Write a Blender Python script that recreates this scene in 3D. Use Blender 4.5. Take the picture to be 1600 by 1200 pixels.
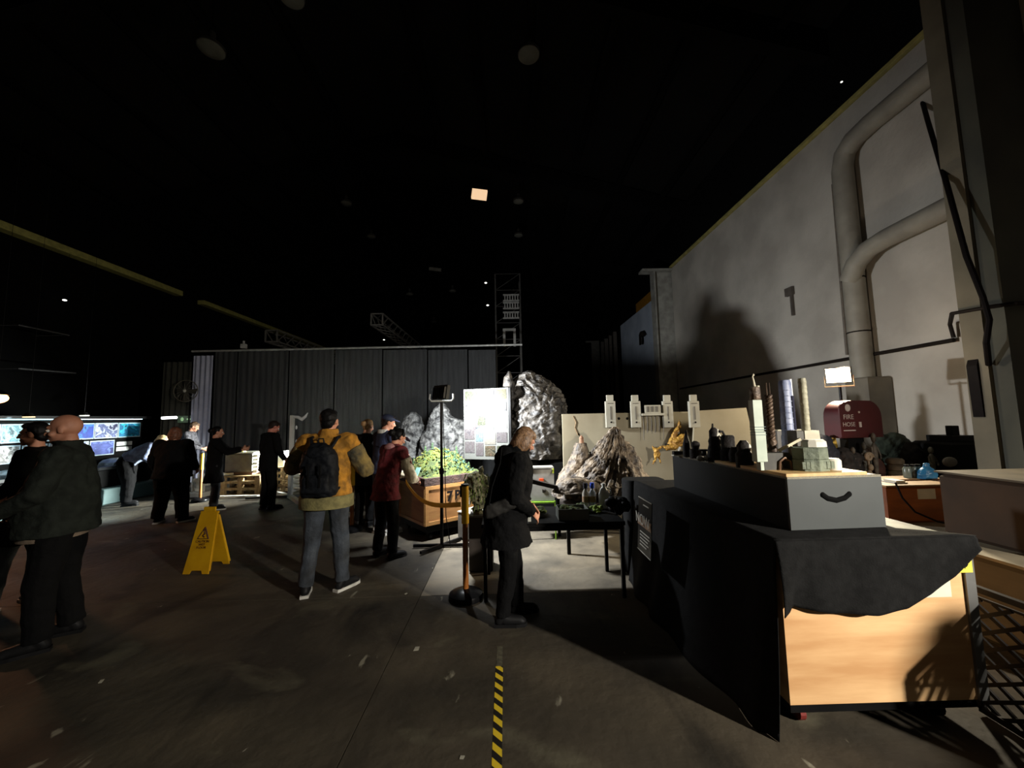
import bpy, math, random
from mathutils import Vector, Matrix, noise
R = math.radians
C = bpy.context.scene.collection
scene = bpy.context.scene
for _o in list(bpy.data.objects): bpy.data.objects.remove(_o)
random.seed(7)

# ------------------------------------------------------------------ camera
FPX, CAMH = 600.0, 1.62
PITCH, YAW, ROLL = R(5.05), R(0.85), R(1.15)
_f = Vector((math.sin(YAW)*math.cos(PITCH), math.cos(YAW)*math.cos(PITCH), math.sin(PITCH)))
_r0 = Vector((math.cos(YAW), -math.sin(YAW), 0)); _u0 = _r0.cross(_f)
_r = _r0*math.cos(ROLL) - _u0*math.sin(ROLL); _u = _r0*math.sin(ROLL) + _u0*math.cos(ROLL)
CAMP = Vector((0, 0, CAMH))
cam = bpy.data.objects.new('camera', bpy.data.cameras.new('camera')); C.objects.link(cam)
cam.data.sensor_width = 36; cam.data.lens = FPX/1600*36; cam.data.clip_start = .02
cam.matrix_world = Matrix.Translation(CAMP) @ Matrix((_r, _u, -_f)).transposed().to_4x4()
scene.camera = cam
def ray(px, py): return _f + _r*((px-800)/FPX) + _u*((600-py)/FPX)
def P(px, py, Y): d = ray(px, py); return CAMP + d*(Y/d.y)          # photo pixel at depth Y
def G(px, py, z=0): d = ray(px, py); return CAMP + d*((z-CAMH)/d.z)  # photo pixel on a level plane
def X(px, Y, py=700): return P(px, py, Y).x

# ------------------------------------------------------------------ world, exposure, large lights
w = bpy.data.worlds.new('world'); scene.world = w; w.use_nodes = True
w.node_tree.nodes['Background'].inputs[0].default_value = (.75, .8, 1, 1)
w.node_tree.nodes['Background'].inputs[1].default_value = .0012
vs = scene.view_settings
vs.view_transform = 'Standard'; vs.look = 'None'; vs.gamma = 1; vs.use_curve_mapping = False
vs.exposure = 0.0
def area(name, loc, to, power, col=(1, 1, 1), sx=.3, sy=.2, spread=150):
    d = bpy.data.lights.new(name, 'AREA'); d.shape = 'RECTANGLE'; d.size = sx; d.size_y = sy
    d.energy = power; d.color = col; d.spread = R(spread)
    o = bpy.data.objects.new(name, d); C.objects.link(o); o.location = loc
    o.rotation_euler = (Vector(to)-Vector(loc)).to_track_quat('-Z', 'Y').to_euler()
    return o
FLOOD = Vector((-.855, 5.06, 1.97))        # work lamp among the rock models, turned away from the camera
FLOOD_W = Vector((4.40, 5.0, 2.10))       # warm work lamp by the right wall, turned to the camera
FLOOD_R = Vector((4.7, -1.25, 2.45))      # work lamp behind the camera on the right
area('flood_beam', FLOOD+Vector((.08, .07, -.04)), FLOOD+Vector((.60, .66, -.51)), 290, (.93, .97, 1), .14, .09, 180)
area('warm_flood_beam', FLOOD_W+Vector((-.05, -.07, -.03)), (.6, 1.6, .7), 110, (1, .86, .62), .22, .16, 178)
area('rear_flood_beam', FLOOD_R, (1.0, 2.6, .6), 128, (1, .93, .82), .14, .10, 92)
_d = bpy.data.lights.new('warm_wall_fill', 'POINT'); _d.energy = 22; _d.color = (1, .84, .62); _d.shadow_soft_size = .08  # added all-round light at the warm lamp, brightens the wall behind it
_o = bpy.data.objects.new('warm_wall_fill', _d); C.objects.link(_o); _o.location = FLOOD_W+Vector((.02, -.06, .16))
area('hall_fill', (-2, -2, 8.2), (-2, -1.6, 0), 26, (1, .93, .8), 5, 5, 170)  # added soft fill high behind the camera, no lamp of its own
area('orange_lamp_glow', (-8.2, 5.7, 2.1), (-4.5, 2.6, 0), 26, (1, .42, .2), .3, .2, 170)
area('left_table_flood_beam', (-4.25, 9.55, .98), (-6.9, 8.7, .35), 240, (.95, 1, .95), .3, .2, 80)

# ------------------------------------------------------------------ materials
def lin(c): return tuple(((v/255)/12.92 if v/255 <= .04045 else ((v/255+.055)/1.055)**2.4) for v in c)
MATS = {}
def mat(name, c, rough=.7, c2=None, scale=8, bump=0, metal=0, emit=0, bscale=None, detail=6, stretch=None, alpha=1, trans=0):
    if name in MATS: return MATS[name]
    m = bpy.data.materials.new(name); m.use_nodes = True; nt = m.node_tree; N = nt.nodes; L = nt.links
    b = N['Principled BSDF']; b.inputs['Roughness'].default_value = rough; b.inputs['Metallic'].default_value = metal
    if max(c) < 48: b.inputs['Specular IOR Level'].default_value = .12
    ca = (*lin(c), 1); cb = (*lin(c2), 1) if c2 else tuple(v*.72 for v in ca[:3])+(1,)
    tc = N.new('ShaderNodeTexCoord'); mp = N.new('ShaderNodeMapping'); L.new(tc.outputs['Object'], mp.inputs[0])
    if stretch: mp.inputs['Scale'].default_value = stretch
    n = N.new('ShaderNodeTexNoise'); n.inputs['Scale'].default_value = scale; n.inputs['Detail'].default_value = detail
    L.new(mp.outputs[0], n.inputs[0])
    r = N.new('ShaderNodeValToRGB'); r.color_ramp.elements[0].position = .38; r.color_ramp.elements[1].position = .64
    r.color_ramp.elements[0].color = cb; r.color_ramp.elements[1].color = ca
    L.new(n.outputs[0], r.inputs[0]); L.new(r.outputs[0], b.inputs['Base Color'])
    if bump:
        n2 = N.new('ShaderNodeTexNoise'); n2.inputs['Scale'].default_value = bscale or scale*3; n2.inputs['Detail'].default_value = 8
        L.new(mp.outputs[0], n2.inputs[0]); bp = N.new('ShaderNodeBump'); bp.inputs['Strength'].default_value = bump
        bp.inputs['Distance'].default_value = .02
        L.new(n2.outputs[0], bp.inputs['Height']); L.new(bp.outputs[0], b.inputs['Normal'])
    if emit:
        b.inputs['Emission Color'].default_value = ca; b.inputs['Emission Strength'].default_value = emit
    if trans: b.inputs['Transmission Weight'].default_value = trans
    if alpha < 1: b.inputs['Alpha'].default_value = alpha
    m.diffuse_color = ca
    MATS[name] = m; return m
def print_mat(name, cols, scale=9, emit=0, stretch=None, dim=.25):
    """a printed photograph: blotches of several inks"""
    if name in MATS: return MATS[name]
    cols = [tuple(v*dim for v in c) for c in cols]
    m = mat(name, cols[0], .55, cols[1], scale, stretch=stretch)
    nt = m.node_tree; r = [n for n in nt.nodes if n.type == 'VALTORGB'][0]
    els = r.color_ramp.elements
    for i, c in enumerate(cols[2:]): e = els.new(.45+.07*i); e.color = (*lin(c), 1)
    n = [n for n in nt.nodes if n.type == 'TEX_NOISE'][0]; n.inputs['Distortion'].default_value = .5
    if emit:
        b = nt.nodes['Principled BSDF']; nt.links.new(r.outputs[0], b.inputs['Emission Color']); b.inputs['Emission Strength'].default_value = emit
    return m

# ------------------------------------------------------------------ mesh building
class MB:
    def __init__(s): s.v = []; s.f = []
    def add(s, vs_, fs): k = len(s.v); s.v += [Vector(v) for v in vs_]; s.f += [[i+k for i in f] for f in fs]; return s
    def box(s, c, size, rz=0, rx=0, ry=0):
        M = Matrix.Translation(Vector(c)) @ Matrix.Rotation(rz, 4, 'Z') @ Matrix.Rotation(ry, 4, 'Y') @ Matrix.Rotation(rx, 4, 'X')
        a, b, d = size[0]/2, size[1]/2, size[2]/2
        k = min(a, b, d)*.12
        vv = []
        for z, q in ((-d, k), (-d+k, 0), (d-k, 0), (d, k)):
            vv += [M @ Vector((x*(a-q), y*(b-q), z)) for x, y in ((-1, -1), (1, -1), (1, 1), (-1, 1))]
        ff = [[3, 2, 1, 0], [12, 13, 14, 15]]
        for j in range(3):
            for i in range(4): ff.append([j*4+i, j*4+(i+1) % 4, j*4+4+(i+1) % 4, j*4+4+i])
        return s.add(vv, ff)
    def bb(s, x0, x1, y0, y1, z0, z1): return s.box(((x0+x1)/2, (y0+y1)/2, (z0+z1)/2), (abs(x1-x0), abs(y1-y0), abs(z1-z0)))
    def bar(s, p0, p1, w_, h_=None):
        p0, p1 = Vector(p0), Vector(p1); h_ = h_ or w_; d = p1-p0
        if d.length < 1e-6: return s
        M = Matrix.Translation((p0+p1)/2) @ d.to_track_quat('Z', 'Y').to_matrix().to_4x4()
        a, b, c = w_/2, h_/2, d.length/2
        vv = [M @ Vector((x*a, y*b, z*c)) for z in (-1, 1) for x, y in ((-1, -1), (1, -1), (1, 1), (-1, 1))]
        return s.add(vv, [[3, 2, 1, 0], [4, 5, 6, 7]]+[[i, (i+1) % 4, 4+(i+1) % 4, 4+i] for i in range(4)])
    def tube(s, pts, rr, seg=10):
        pts = [Vector(p) for p in pts]; n = len(pts)
        rr = rr if isinstance(rr, (list, tuple)) else [rr]*n
        vv = []; ref = None
        for i, p in enumerate(pts):
            d = (pts[min(i+1, n-1)]-pts[max(i-1, 0)]).normalized()
            if ref is None: ref = Vector((0, 0, 1)) if abs(d.z) < .9 else Vector((1, 0, 0))
            a = d.cross(ref).normalized(); b = d.cross(a).normalized(); ref = -b if False else a.cross(d)
            vv += [p+(a*math.cos(t*2*math.pi/seg)+b*math.sin(t*2*math.pi/seg))*rr[i] for t in range(seg)]
        ff = [list(range(seg)), [(n-1)*seg+i for i in range(seg)][::-1]]
        for j in range(n-1):
            for i in range(seg): ff.append([j*seg+i, j*seg+seg+i, j*seg+seg+(i+1) % seg, j*seg+(i+1) % seg])
        return s.add(vv, ff)
    def ball(s, c, r, M=None, u=14, v=9):
        c = Vector(c); r = (r, r, r) if not isinstance(r, (tuple, list)) else r
        vv = []
        for j in range(1, v):
            t = math.pi*j/v
            for i in range(u):
                q = Vector((r[0]*math.sin(t)*math.cos(2*math.pi*i/u), r[1]*math.sin(t)*math.sin(2*math.pi*i/u), r[2]*math.cos(t)))
                vv.append(c+(M @ q if M else q))
        top, bot = Vector((0, 0, r[2])), Vector((0, 0, -r[2]))
        vv += [c+(M @ top if M else top), c+(M @ bot if M else bot)]
        ff = []; k = (v-1)*u
        for j in range(v-2):
            for i in range(u): ff.append([j*u+i, j*u+u+i, j*u+u+(i+1) % u, j*u+(i+1) % u])
        for i in range(u): ff.append([k, i, (i+1) % u]); ff.append([k+1, (v-2)*u+(i+1) % u, (v-2)*u+i])
        return s.add(vv, ff)
    def cap(s, p0, r0, p1, r1, e0=True, e1=True, seg=12):
        s.tube([p0, p1], [r0, r1], seg)
        if e0: s.ball(p0, r0, u=seg, v=8)
        if e1: s.ball(p1, r1, u=seg, v=8)
        return s
    def loft(s, rings, seg=20, T=None, power=2.0):
        """rings: (z, rx, ry, cx, cy)"""
        vv = []
        for rg in rings:
            z, rx, ry = rg[:3]; cx = rg[3] if len(rg) > 3 else 0; cy = rg[4] if len(rg) > 4 else 0
            for i in range(seg):
                a = 2*math.pi*i/seg; ca, sa = math.cos(a), math.sin(a); e = 2/power
                p = Vector((cx+rx*math.copysign(abs(ca)**e, ca), cy+ry*math.copysign(abs(sa)**e, sa), z))
                vv.append(T(p) if T else p)
        n = len(rings); ff = [list(range(seg))[::-1], [(n-1)*seg+i for i in range(seg)]]
        for j in range(n-1):
            for i in range(seg): ff.append([j*seg+i, j*seg+(i+1) % seg, j*seg+seg+(i+1) % seg, j*seg+seg+i])
        return s.add(vv, ff)
    def prism(s, poly, p0, ax, ay, nrm, t):
        """outline poly (u,v) in plane p0+u*ax+v*ay, thickness t along nrm"""
        p0, ax, ay, nrm = Vector(p0), Vector(ax), Vector(ay), Vector(nrm)
        a = [p0+ax*u+ay*v for u, v in poly]; n = len(a)
        return s.add(a+[q+nrm*t for q in a], [list(range(n))[::-1], list(range(n, 2*n))]+[[i, (i+1) % n, n+(i+1) % n, n+i] for i in range(n)])
    def build(s, name, m, parent=None, world=False, smooth=False, post=None):
        v = s.v
        loc = None
        if parent is not None and world:
            Mi = parent_matrix(parent).inverted(); v = [Mi @ q for q in v]
        if parent is None:
            xs = [q.x for q in v]; ys = [q.y for q in v]; zs = [q.z for q in v]
            loc = Vector(((min(xs)+max(xs))/2, (min(ys)+max(ys))/2, min(zs))); v = [q-loc for q in v]
        me = bpy.data.meshes.new(name); me.from_pydata([tuple(q) for q in v], [], s.f); me.update()
        if smooth:
            me.shade_smooth()
            if smooth != 'all':
                me.set_sharp_from_angle(angle=R(40))
        me.materials.append(m)
        o = bpy.data.objects.new(name, me); C.objects.link(o)
        if parent is not None: o.parent = parent
        else: o.location = loc
        return o
def parent_matrix(p):
    M = p.matrix_basis.copy()
    while p.parent: p = p.parent; M = p.matrix_basis @ M
    return M
def tag(o, label=None, cat=None, group=None, kind=None):
    if label: o['label'] = label
    if cat: o['category'] = cat
    if group: o['group'] = group
    if kind: o['kind'] = kind
    return o
def empty(name, loc, rz=0, label=None, cat=None, group=None, kind=None):
    o = bpy.data.objects.new(name, None); C.objects.link(o); o.location = loc; o.rotation_euler = (0, 0, rz)
    o.empty_display_size = .1
    return tag(o, label, cat, group, kind)
def copy_tree(o, parent=None):
    c = o.copy(); C.objects.link(c); c.parent = parent
    for ch in [q for q in bpy.data.objects if q.parent == o]: copy_tree(ch, c)
    return c
def text(name, body, size, m, parent, loc, rot, extrude=.001, align='CENTER', world=True, font_scale=(1, 1), bold=0):
    cu = bpy.data.curves.new(name, 'FONT'); cu.body = body; cu.size = size; cu.extrude = extrude; cu.offset = bold; cu.align_x = align
    o = bpy.data.objects.new(name, cu); C.objects.link(o)
    dg = bpy.context.evaluated_depsgraph_get(); me = bpy.data.meshes.new_from_object(o.evaluated_get(dg))
    bpy.data.objects.remove(o); me.name = name; me.materials.clear(); me.materials.append(m)
    o = bpy.data.objects.new(name, me); C.objects.link(o); o.parent = parent
    M = Matrix.Translation(Vector(loc)) @ rot.to_4x4() @ Matrix.Diagonal((font_scale[0], font_scale[1], 1, 1))
    o.matrix_basis = (parent_matrix(parent).inverted() @ M) if world else M
    return o
def frame_rot(ax, ay):
    ax = Vector(ax).normalized(); ay = Vector(ay).normalized(); return Matrix((ax, ay, ax.cross(ay))).transposed()
FACE_CAM = frame_rot((1, 0, 0), (0, 0, 1))       # text standing upright, read from -Y

def remeshed(mb, name, m, parent, voxel=.012, disp=0, dscale=.12, smooth=3, cut=None):
    me = bpy.data.meshes.new(name); me.from_pydata([tuple(q) for q in mb.v], [], mb.f); me.update()
    o = bpy.data.objects.new(name, me); C.objects.link(o)
    r = o.modifiers.new('r', 'REMESH'); r.mode = 'VOXEL'; r.voxel_size = voxel
    if smooth: sm = o.modifiers.new('s', 'SMOOTH'); sm.iterations = smooth; sm.factor = .5
    if disp:
        tx = bpy.data.textures.get('folds%g' % dscale) or bpy.data.textures.new('folds%g' % dscale, 'CLOUDS')
        tx.noise_scale = dscale; tx.noise_depth = 2
        dm = o.modifiers.new('d', 'DISPLACE'); dm.texture = tx; dm.strength = disp; dm.mid_level = .5; dm.texture_coords = 'LOCAL'
    dg = bpy.context.evaluated_depsgraph_get(); m2 = bpy.data.meshes.new_from_object(o.evaluated_get(dg))
    bpy.data.objects.remove(o); bpy.data.meshes.remove(me); m2.name = name
    m2.materials.clear(); m2.materials.append(m); m2.shade_smooth()
    o = bpy.data.objects.new(name, m2); C.objects.link(o); o.parent = parent
    return o

exec_parts = []
#PART:SETTING
# ================================================================== THE SETTING
HX0, HX1, HY0, HY1 = -13.2, 6.0, -6.0, 30.0
def floor_mat():
    m = mat('floor_concrete', (74, 67, 55), .5, (48, 44, 37), 1.3, bump=.35, bscale=14, detail=9)
    nt = m.node_tree; N = nt.nodes; L = nt.links; b = N['Principled BSDF']
    base = [n for n in N if n.type == 'VALTORGB'][0]; mp = [n for n in N if n.type == 'MAPPING'][0]
    def layer(prev, scale, lo, hi, col, stretch, seed):
        n = N.new('ShaderNodeTexNoise'); n.inputs['Scale'].default_value = scale; n.inputs['Detail'].default_value = 7
        n.inputs['Distortion'].default_value = .6
        q = N.new('ShaderNodeMapping'); q.inputs['Scale'].default_value = stretch; q.inputs['Location'].default_value = (seed, seed*1.7, 0)
        q.inputs['Rotation'].default_value = (0, 0, seed*.3)
        L.new(mp.outputs[0], q.inputs[0]); L.new(q.outputs[0], n.inputs[0])
        r = N.new('ShaderNodeValToRGB'); r.color_ramp.elements[0].position = lo; r.color_ramp.elements[1].position = hi
        r.color_ramp.elements[0].color = (0, 0, 0, 1); r.color_ramp.elements[1].color = (1, 1, 1, 1); L.new(n.outputs[0], r.inputs[0])
        mx = N.new('ShaderNodeMix'); mx.data_type = 'RGBA'; L.new(r.outputs[0], mx.inputs[0]); L.new(prev, mx.inputs[6]); mx.inputs[7].default_value = (*lin(col), 1)
        return mx.outputs[2]
    o = layer(base.outputs[0], 2.1, .55, .72, (26, 24, 21), (1, .45, 1), 1.0)
    o = layer(o, 1.7, .60, .78, (92, 88, 72), (.8, 1.6, 1), 4.0)
    o = layer(o, 5.5, .69, .74, (128, 124, 108), (1.4, .7, 1), 2.0)
    o = layer(o, 21, .74, .77, (150, 146, 130), (1, .5, 1), 7.0)
    L.new(o, b.inputs['Base Color'])
    rn = N.new('ShaderNodeTexNoise'); rn.inputs['Scale'].default_value = 2.4; L.new(mp.outputs[0], rn.inputs[0])
    rr = N.new('ShaderNodeMapRange'); rr.inputs[3].default_value = .55; rr.inputs[4].default_value = .85; b.inputs['Specular IOR Level'].default_value = .25; L.new(rn.outputs[0], rr.inputs[0]); L.new(rr.outputs[0], b.inputs['Roughness'])
    return m
FM = floor_mat()
FMP = mat('floor_lit_concrete', (122, 112, 94), .7, (84, 77, 65), 2.2, bump=.3, bscale=16, detail=9)  # paler slab colour stands in for the flood lamp's light on the floor
dark = mat('joint_dark', (14, 13, 12), .9)
fl = MB().bb(HX0-.2, HX1+.3, HY0, HY1, -.2, -.012).build('floor', dark); tag(fl, kind='structure')
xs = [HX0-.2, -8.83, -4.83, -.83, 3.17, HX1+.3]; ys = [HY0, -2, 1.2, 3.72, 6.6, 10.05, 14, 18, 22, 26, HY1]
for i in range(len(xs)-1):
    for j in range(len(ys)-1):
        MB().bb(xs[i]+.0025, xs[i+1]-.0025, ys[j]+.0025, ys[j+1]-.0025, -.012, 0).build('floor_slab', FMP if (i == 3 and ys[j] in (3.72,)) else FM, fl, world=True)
WALLM = mat('wall_plaster', (188, 181, 169), .85, (166, 159, 148), 1.1, bump=.25, bscale=18)
WALLB = mat('wall_plaster_bluelit', (196, 204, 216), .85, (176, 186, 200), 1.3, bump=.2)  # bluish light on the far wall, put into the plaster colour
BLK = mat('black_cladding', (10, 10, 9), .9, (7, 7, 7), 2)
ROOF = mat('roof_board', (20, 18, 17), .95, (15, 14, 13), 1.5)
STEEL = mat('painted_column', (168, 165, 155), .6, (140, 137, 128), 4, bump=.1)
wr = MB().bb(6, 6.2, HY0, 13.3, 0, 6.86).build('wall_right', WALLM); tag(wr, kind='structure')
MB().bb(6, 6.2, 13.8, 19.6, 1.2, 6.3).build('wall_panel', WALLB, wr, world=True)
MB().bb(6.05, 6.25, 19.6, HY1, 0, 6.3).build('dark_wall_panel', BLK, wr, world=True)
MB().bb(6.02, 6.2, 13.3, 19.6, 0, 1.2).build('dark_wall_panel', BLK, wr, world=True)
MB().bb(6.3, 6.5, HY0, HY1, 6.5, 9.2).build('upper_cladding', BLK, wr, world=True)
MB().bb(6.05, 6.3, 13.3, HY1, 6.3, 6.6).build('upper_cladding', BLK, wr, world=True)
t1 = MB().bb(5.93, 6.25, 4.6, 13.3, 6.86, 6.93).build('trim_1', mat('yellow_rim', (176, 164, 96), .6, (150, 140, 84), 6)); tag(t1, kind='structure')
t2 = MB().bb(6.02, 6.15, 13.9, 17.2, 6.3, 6.72).build('trim_2', mat('ochre_board', (170, 118, 30), .6)); tag(t2, kind='structure')
wl = MB().bb(HX0-.2, HX0, HY0, HY1, 0, 9).build('wall_left', BLK); tag(wl, kind='structure')
wb = MB().bb(HX0-.2, 6.5, HY1, HY1+.2, 0, 12).build('wall_back', BLK); tag(wb, kind='structure')
wf = MB().bb(HX0-.2, 6.5, HY0-.2, HY0, 0, 12).build('wall_front', BLK); tag(wf, kind='structure')
# crane rail on the left wall
rail = MB().bb(HX0+.0, HX0+.3, 5.5, 15.2, 6.75, 6.95); rail.bb(HX0, HX0+.3, 16.3, 29, 6.75, 6.93)
t3 = rail.build('trim_3', mat('yellow_rail', (196, 190, 110), .6)); tag(t3, kind='structure')
# gable roof
AX, AZ, EZ = -3.6, 11.6, 8.9
ce = MB().add([(HX0-.2, HY0, EZ), (AX, HY0, AZ), (6.5, HY0, EZ), (6.5, HY1, EZ), (AX, HY1, AZ), (HX0-.2, HY1, EZ),
               (HX0-.2, HY0, EZ+.2), (AX, HY0, AZ+.2), (6.5, HY0, EZ+.2), (6.5, HY1, EZ+.2), (AX, HY1, AZ+.2), (HX0-.2, HY1, EZ+.2)],
              [[0, 1, 4, 5], [1, 2, 3, 4], [6, 11, 10, 7], [7, 10, 9, 8], [0, 6, 7, 1], [1, 7, 8, 2], [5, 4, 10, 11], [4, 3, 9, 10], [0, 5, 11, 6], [2, 8, 9, 3]]).build('ceiling', ROOF)
tag(ce, kind='structure')
BEAM = mat('roof_steel', (12, 11, 10), .9)
for y in (1, 6.8, 12.6, 18.4, 24.2, 29.4):
    r_ = MB(); r_.bar((HX0, y, EZ-.3), (AX, y, AZ-.32), .25, .5); r_.bar((AX, y, AZ-.32), (6.4, y, EZ-.3), .25, .5); r_.build('rafter', BEAM, ce, world=True)
for k in range(-6, 7):
    if k == 0: continue
    x = AX+k*1.5; z = AZ-abs(k)*1.5*(AZ-EZ)/9.8-.12
    MB().bar((x, HY0, z), (x, HY1, z), .16, .1).build('purlin', BEAM, ce, world=True)
RX = 5.3
# right-hand concrete column, close to the camera
cr = MB(); cr.bb(RX, 6.0, 4.12, 4.33, 0, 7.6)
col_r = cr.build('wall_pier', mat('pier_paint', (120, 112, 94), .8, (100, 94, 78), 1.5, bump=.3), wr, world=True)
MB().bb(RX+.04, 6.0, 3.95, 4.12, 0, 7.6).build('pier_shaded_face', mat('pier_shaded', (74, 74, 62), .8, (60, 60, 52), 1.3, bump=.3), wr, world=True)  # front face of the pier, its shade put into a darker colour
# steel I column on the right wall
colm = MB(); a, b = X(1021, 13.5, 500), X(1054, 13.5, 500)
colm.bb(a, b, 13.42, 13.46, 0, 6.75); colm.bb(a, a+.05, 13.25, 13.62, 0, 6.75); colm.bb(b-.05, b, 13.25, 13.62, 0, 6.75)
o = colm.build('trim_4', STEEL); tag(o, kind='structure')
MB().bb(a-.42, b, 13.2, 13.6, 6.75, 6.83).build('bracket', STEEL, o, world=True)
a2 = MB().bb(5.45, 5.95, 24.0, 24.2, 0, 6.3).bb(5.1, 5.95, 24.0, 24.2, 6.3, 6.4).build('trim_5', mat('far_column', (96, 92, 84), .7)); tag(a2, kind='structure')
for i, (y, w_) in enumerate(((20.2, .18), (21.1, .14), (22.0, .2), (22.9, .16))):
    MB().bar((5.85, y, 2.4), (5.85, y, 6.1), w_).build('riser_pipe', mat('pipe_dark', (90, 82, 74), .6), wr, world=True)
# conduit and ducts along the right wall
DUCT = mat('duct_paint', (150, 144, 130), .6, (132, 126, 114), 3)
DK = mat('dark_conduit', (34, 28, 24), .7)
c1 = MB().tube([(5.93, 13.0, 2.5), (5.93, 8.5, 2.52), (5.93, 4.93, 2.53)], .028, 8).build('trim_6', DK); tag(c1, kind='structure')
c2 = MB().tube([(5.93, 4.93, 2.56), (5.9, 4.93, 2.74), (RX-.04, 4.36, 2.74), (RX-.04, 4.05, 2.72), (RX+.1, 3.9, 2.72), (6.1, 3.9, 2.72)], .022, 8).build('trim_7', DK); tag(c2, kind='structure')
dct = empty('air_duct', (5.8, 6.2, 2.15), 0, 'painted round duct climbing the right wall with two bends towards the pier', 'duct')
MB().tube([(5.82, 6.15, 2.15), (5.82, 6.15, 5.75), (5.82, 6.08, 5.98), (5.82, 5.9, 6.1), (5.82, 5.6, 6.14), (5.82, 4.5, 6.16)], .15, 16).build('riser', DUCT, dct, world=True, smooth=True)
MB().tube([(5.75, 6.15, 3.78), (5.75, 6.0, 4.02), (5.75, 5.78, 4.16), (5.75, 5.5, 4.2), (5.75, 4.5, 4.22)], .14, 16).build('branch', DUCT, dct, world=True, smooth=True)
for z in (2.9, 3.8): MB().tube([(5.82, 6.15, z), (5.82, 6.15, z+.02)], .158, 16).build('joint_band', DK, dct, world=True)
MB().bb(5.6, 5.98, 5.85, 6.25, 0, 2.15).build('casing', mat('casing_paint', (120, 112, 98), .7, (98, 92, 82), 2), dct, world=True)
pp = MB().tube([(5.95, 6.55, 2.6), (5.95, 6.5, 5.7)], .022, 8).build('conduit_pipe', mat('pipe_brown', (110, 100, 88), .6)); tag(pp, 'thin vertical conduit just left of the round duct on the right wall', 'pipe')
br = MB().bar((5.97, 7.72, 3.62), (5.97, 7.72, 4.2), .05).bb(5.92, 5.99, 7.66, 7.85, 4.05, 4.22).build('wall_bracket', mat('pipe_dark', (90, 82, 74), .6)); tag(br, 'small grey bracket fixed high on the pale right wall', 'bracket')
cam1 = MB().bb(5.7, 5.95, 15.9, 16.1, 5.0, 5.06).bb(5.7, 5.74, 15.9, 16.1, 4.6, 5.02).ball((5.8, 15.95, 5.05), .13).build('wall_hook', DK); tag(cam1, 'small black wall fitting on the blue lit wall beyond the column', 'fitting')
# hanging cable with black box on the pier
cb = empty('hanging_cable', P(1540, 650, 4.1), 0, 'thick black cable hanging from the wall top to a black box on the pier', 'cable')
pts = [P(1424, 88, 5.62), P(1436, 140, 5.2), P(1450, 190, 4.8), P(1480, 290, 4.2), P(1510, 400, 4.0), P(1536, 465, 3.98), P(1546, 500, 3.95), P(1541, 535, 3.98), P(1545, 570, 4.1)]
MB().tube(pts, .026, 8).build('cord', mat('rubber_black', (20, 15, 14), .7), cb, world=True, smooth=True)
MB().prism([(-.06, -.28), (.07, -.28), (.09, .26), (-.03, .30), (-.04, .38), (-.07, .30)], P(1541, 612, 4.2), (1, 0, 0), (0, 0, 1), (0, 1, 0), .1).build('junction_box', mat('rubber_black', (20, 15, 14), .7), cb, world=True)
MB().bb(*(lambda q: (q.x-.02, q.x+.07, q.y-.02, q.y+.05, q.z-.05, q.z+.05))(P(1556, 585, 4.2))).build('connector', DK, cb, world=True)

# dark end curtain, its rail, and the pale drape
CY = 11.0
CURT = mat('drape_grey', (54, 55, 56), .95, (46, 47, 48), 5, stretch=(3, 1, .3))
def drape(px0, px1, ytop, name, m, parent, pleat=.05, waves=9, Y=CY, z0=.0):
    a, b = P(px0, ytop, Y), P(px1, ytop, Y); n = waves*8; v = []; f = []
    for i in range(n+1):
        t = i/n; x = a.x+(b.x-a.x)*t
        for j, z in enumerate((z0, .6*z0+.4*a.z, a.z)):
            dy = pleat*(math.sin(t*waves*2*math.pi)+.4*math.sin(t*waves*5.1+1+j))*(1, .9, .6)[j]
            v.append((x, Y+dy, z))
    for i in range(n):
        for j in range(2): k = i*3+j; f.append([k, k+3, k+4, k+1])
    k = len(v); v += [(p[0], p[1]+.012, p[2]) for p in v]
    f += [[q+k for q in g][::-1] for g in f]
    return MB().add(v, f).build(name, m, parent, world=parent is not None, smooth='all')
cu = empty('backdrop_curtain', P(550, 760, CY), 0, 'dark grey pleated curtain closing off the hall behind the visitors', 'curtain')
cuts = [336, 372, 452, 523, 598, 668, 731, 775]
for i in range(len(cuts)-1): drape(cuts[i]+1, cuts[i+1]-1, 547, 'curtain_panel', CURT, cu, .014, max(3, int((cuts[i+1]-cuts[i])/9)))
a, b = P(300, 549, CY), P(816, 541, CY)
MB().tube([(a.x, CY, a.z), (b.x, CY, a.z+.03)], .03, 8).build('curtain_rail', mat('rail_alu', (190, 190, 185), .4, metal=.3), cu, world=True)
dr = drape(303, 333, 556, 'pale_drape', mat('pale_drape', (176, 180, 200), .9, (160, 164, 186), 3), None, .02, 4, CY-.05); tag(dr, 'tall narrow pale grey drape at the left end of the dark curtain', 'drape')
dd = drape(256, 300, 566, 'black_drape', mat('olive_drape', (52, 52, 44), .95), None, .03, 5, CY+.1); tag(dd, 'black drape hanging left of the pale drape behind the fan', 'drape')
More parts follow.
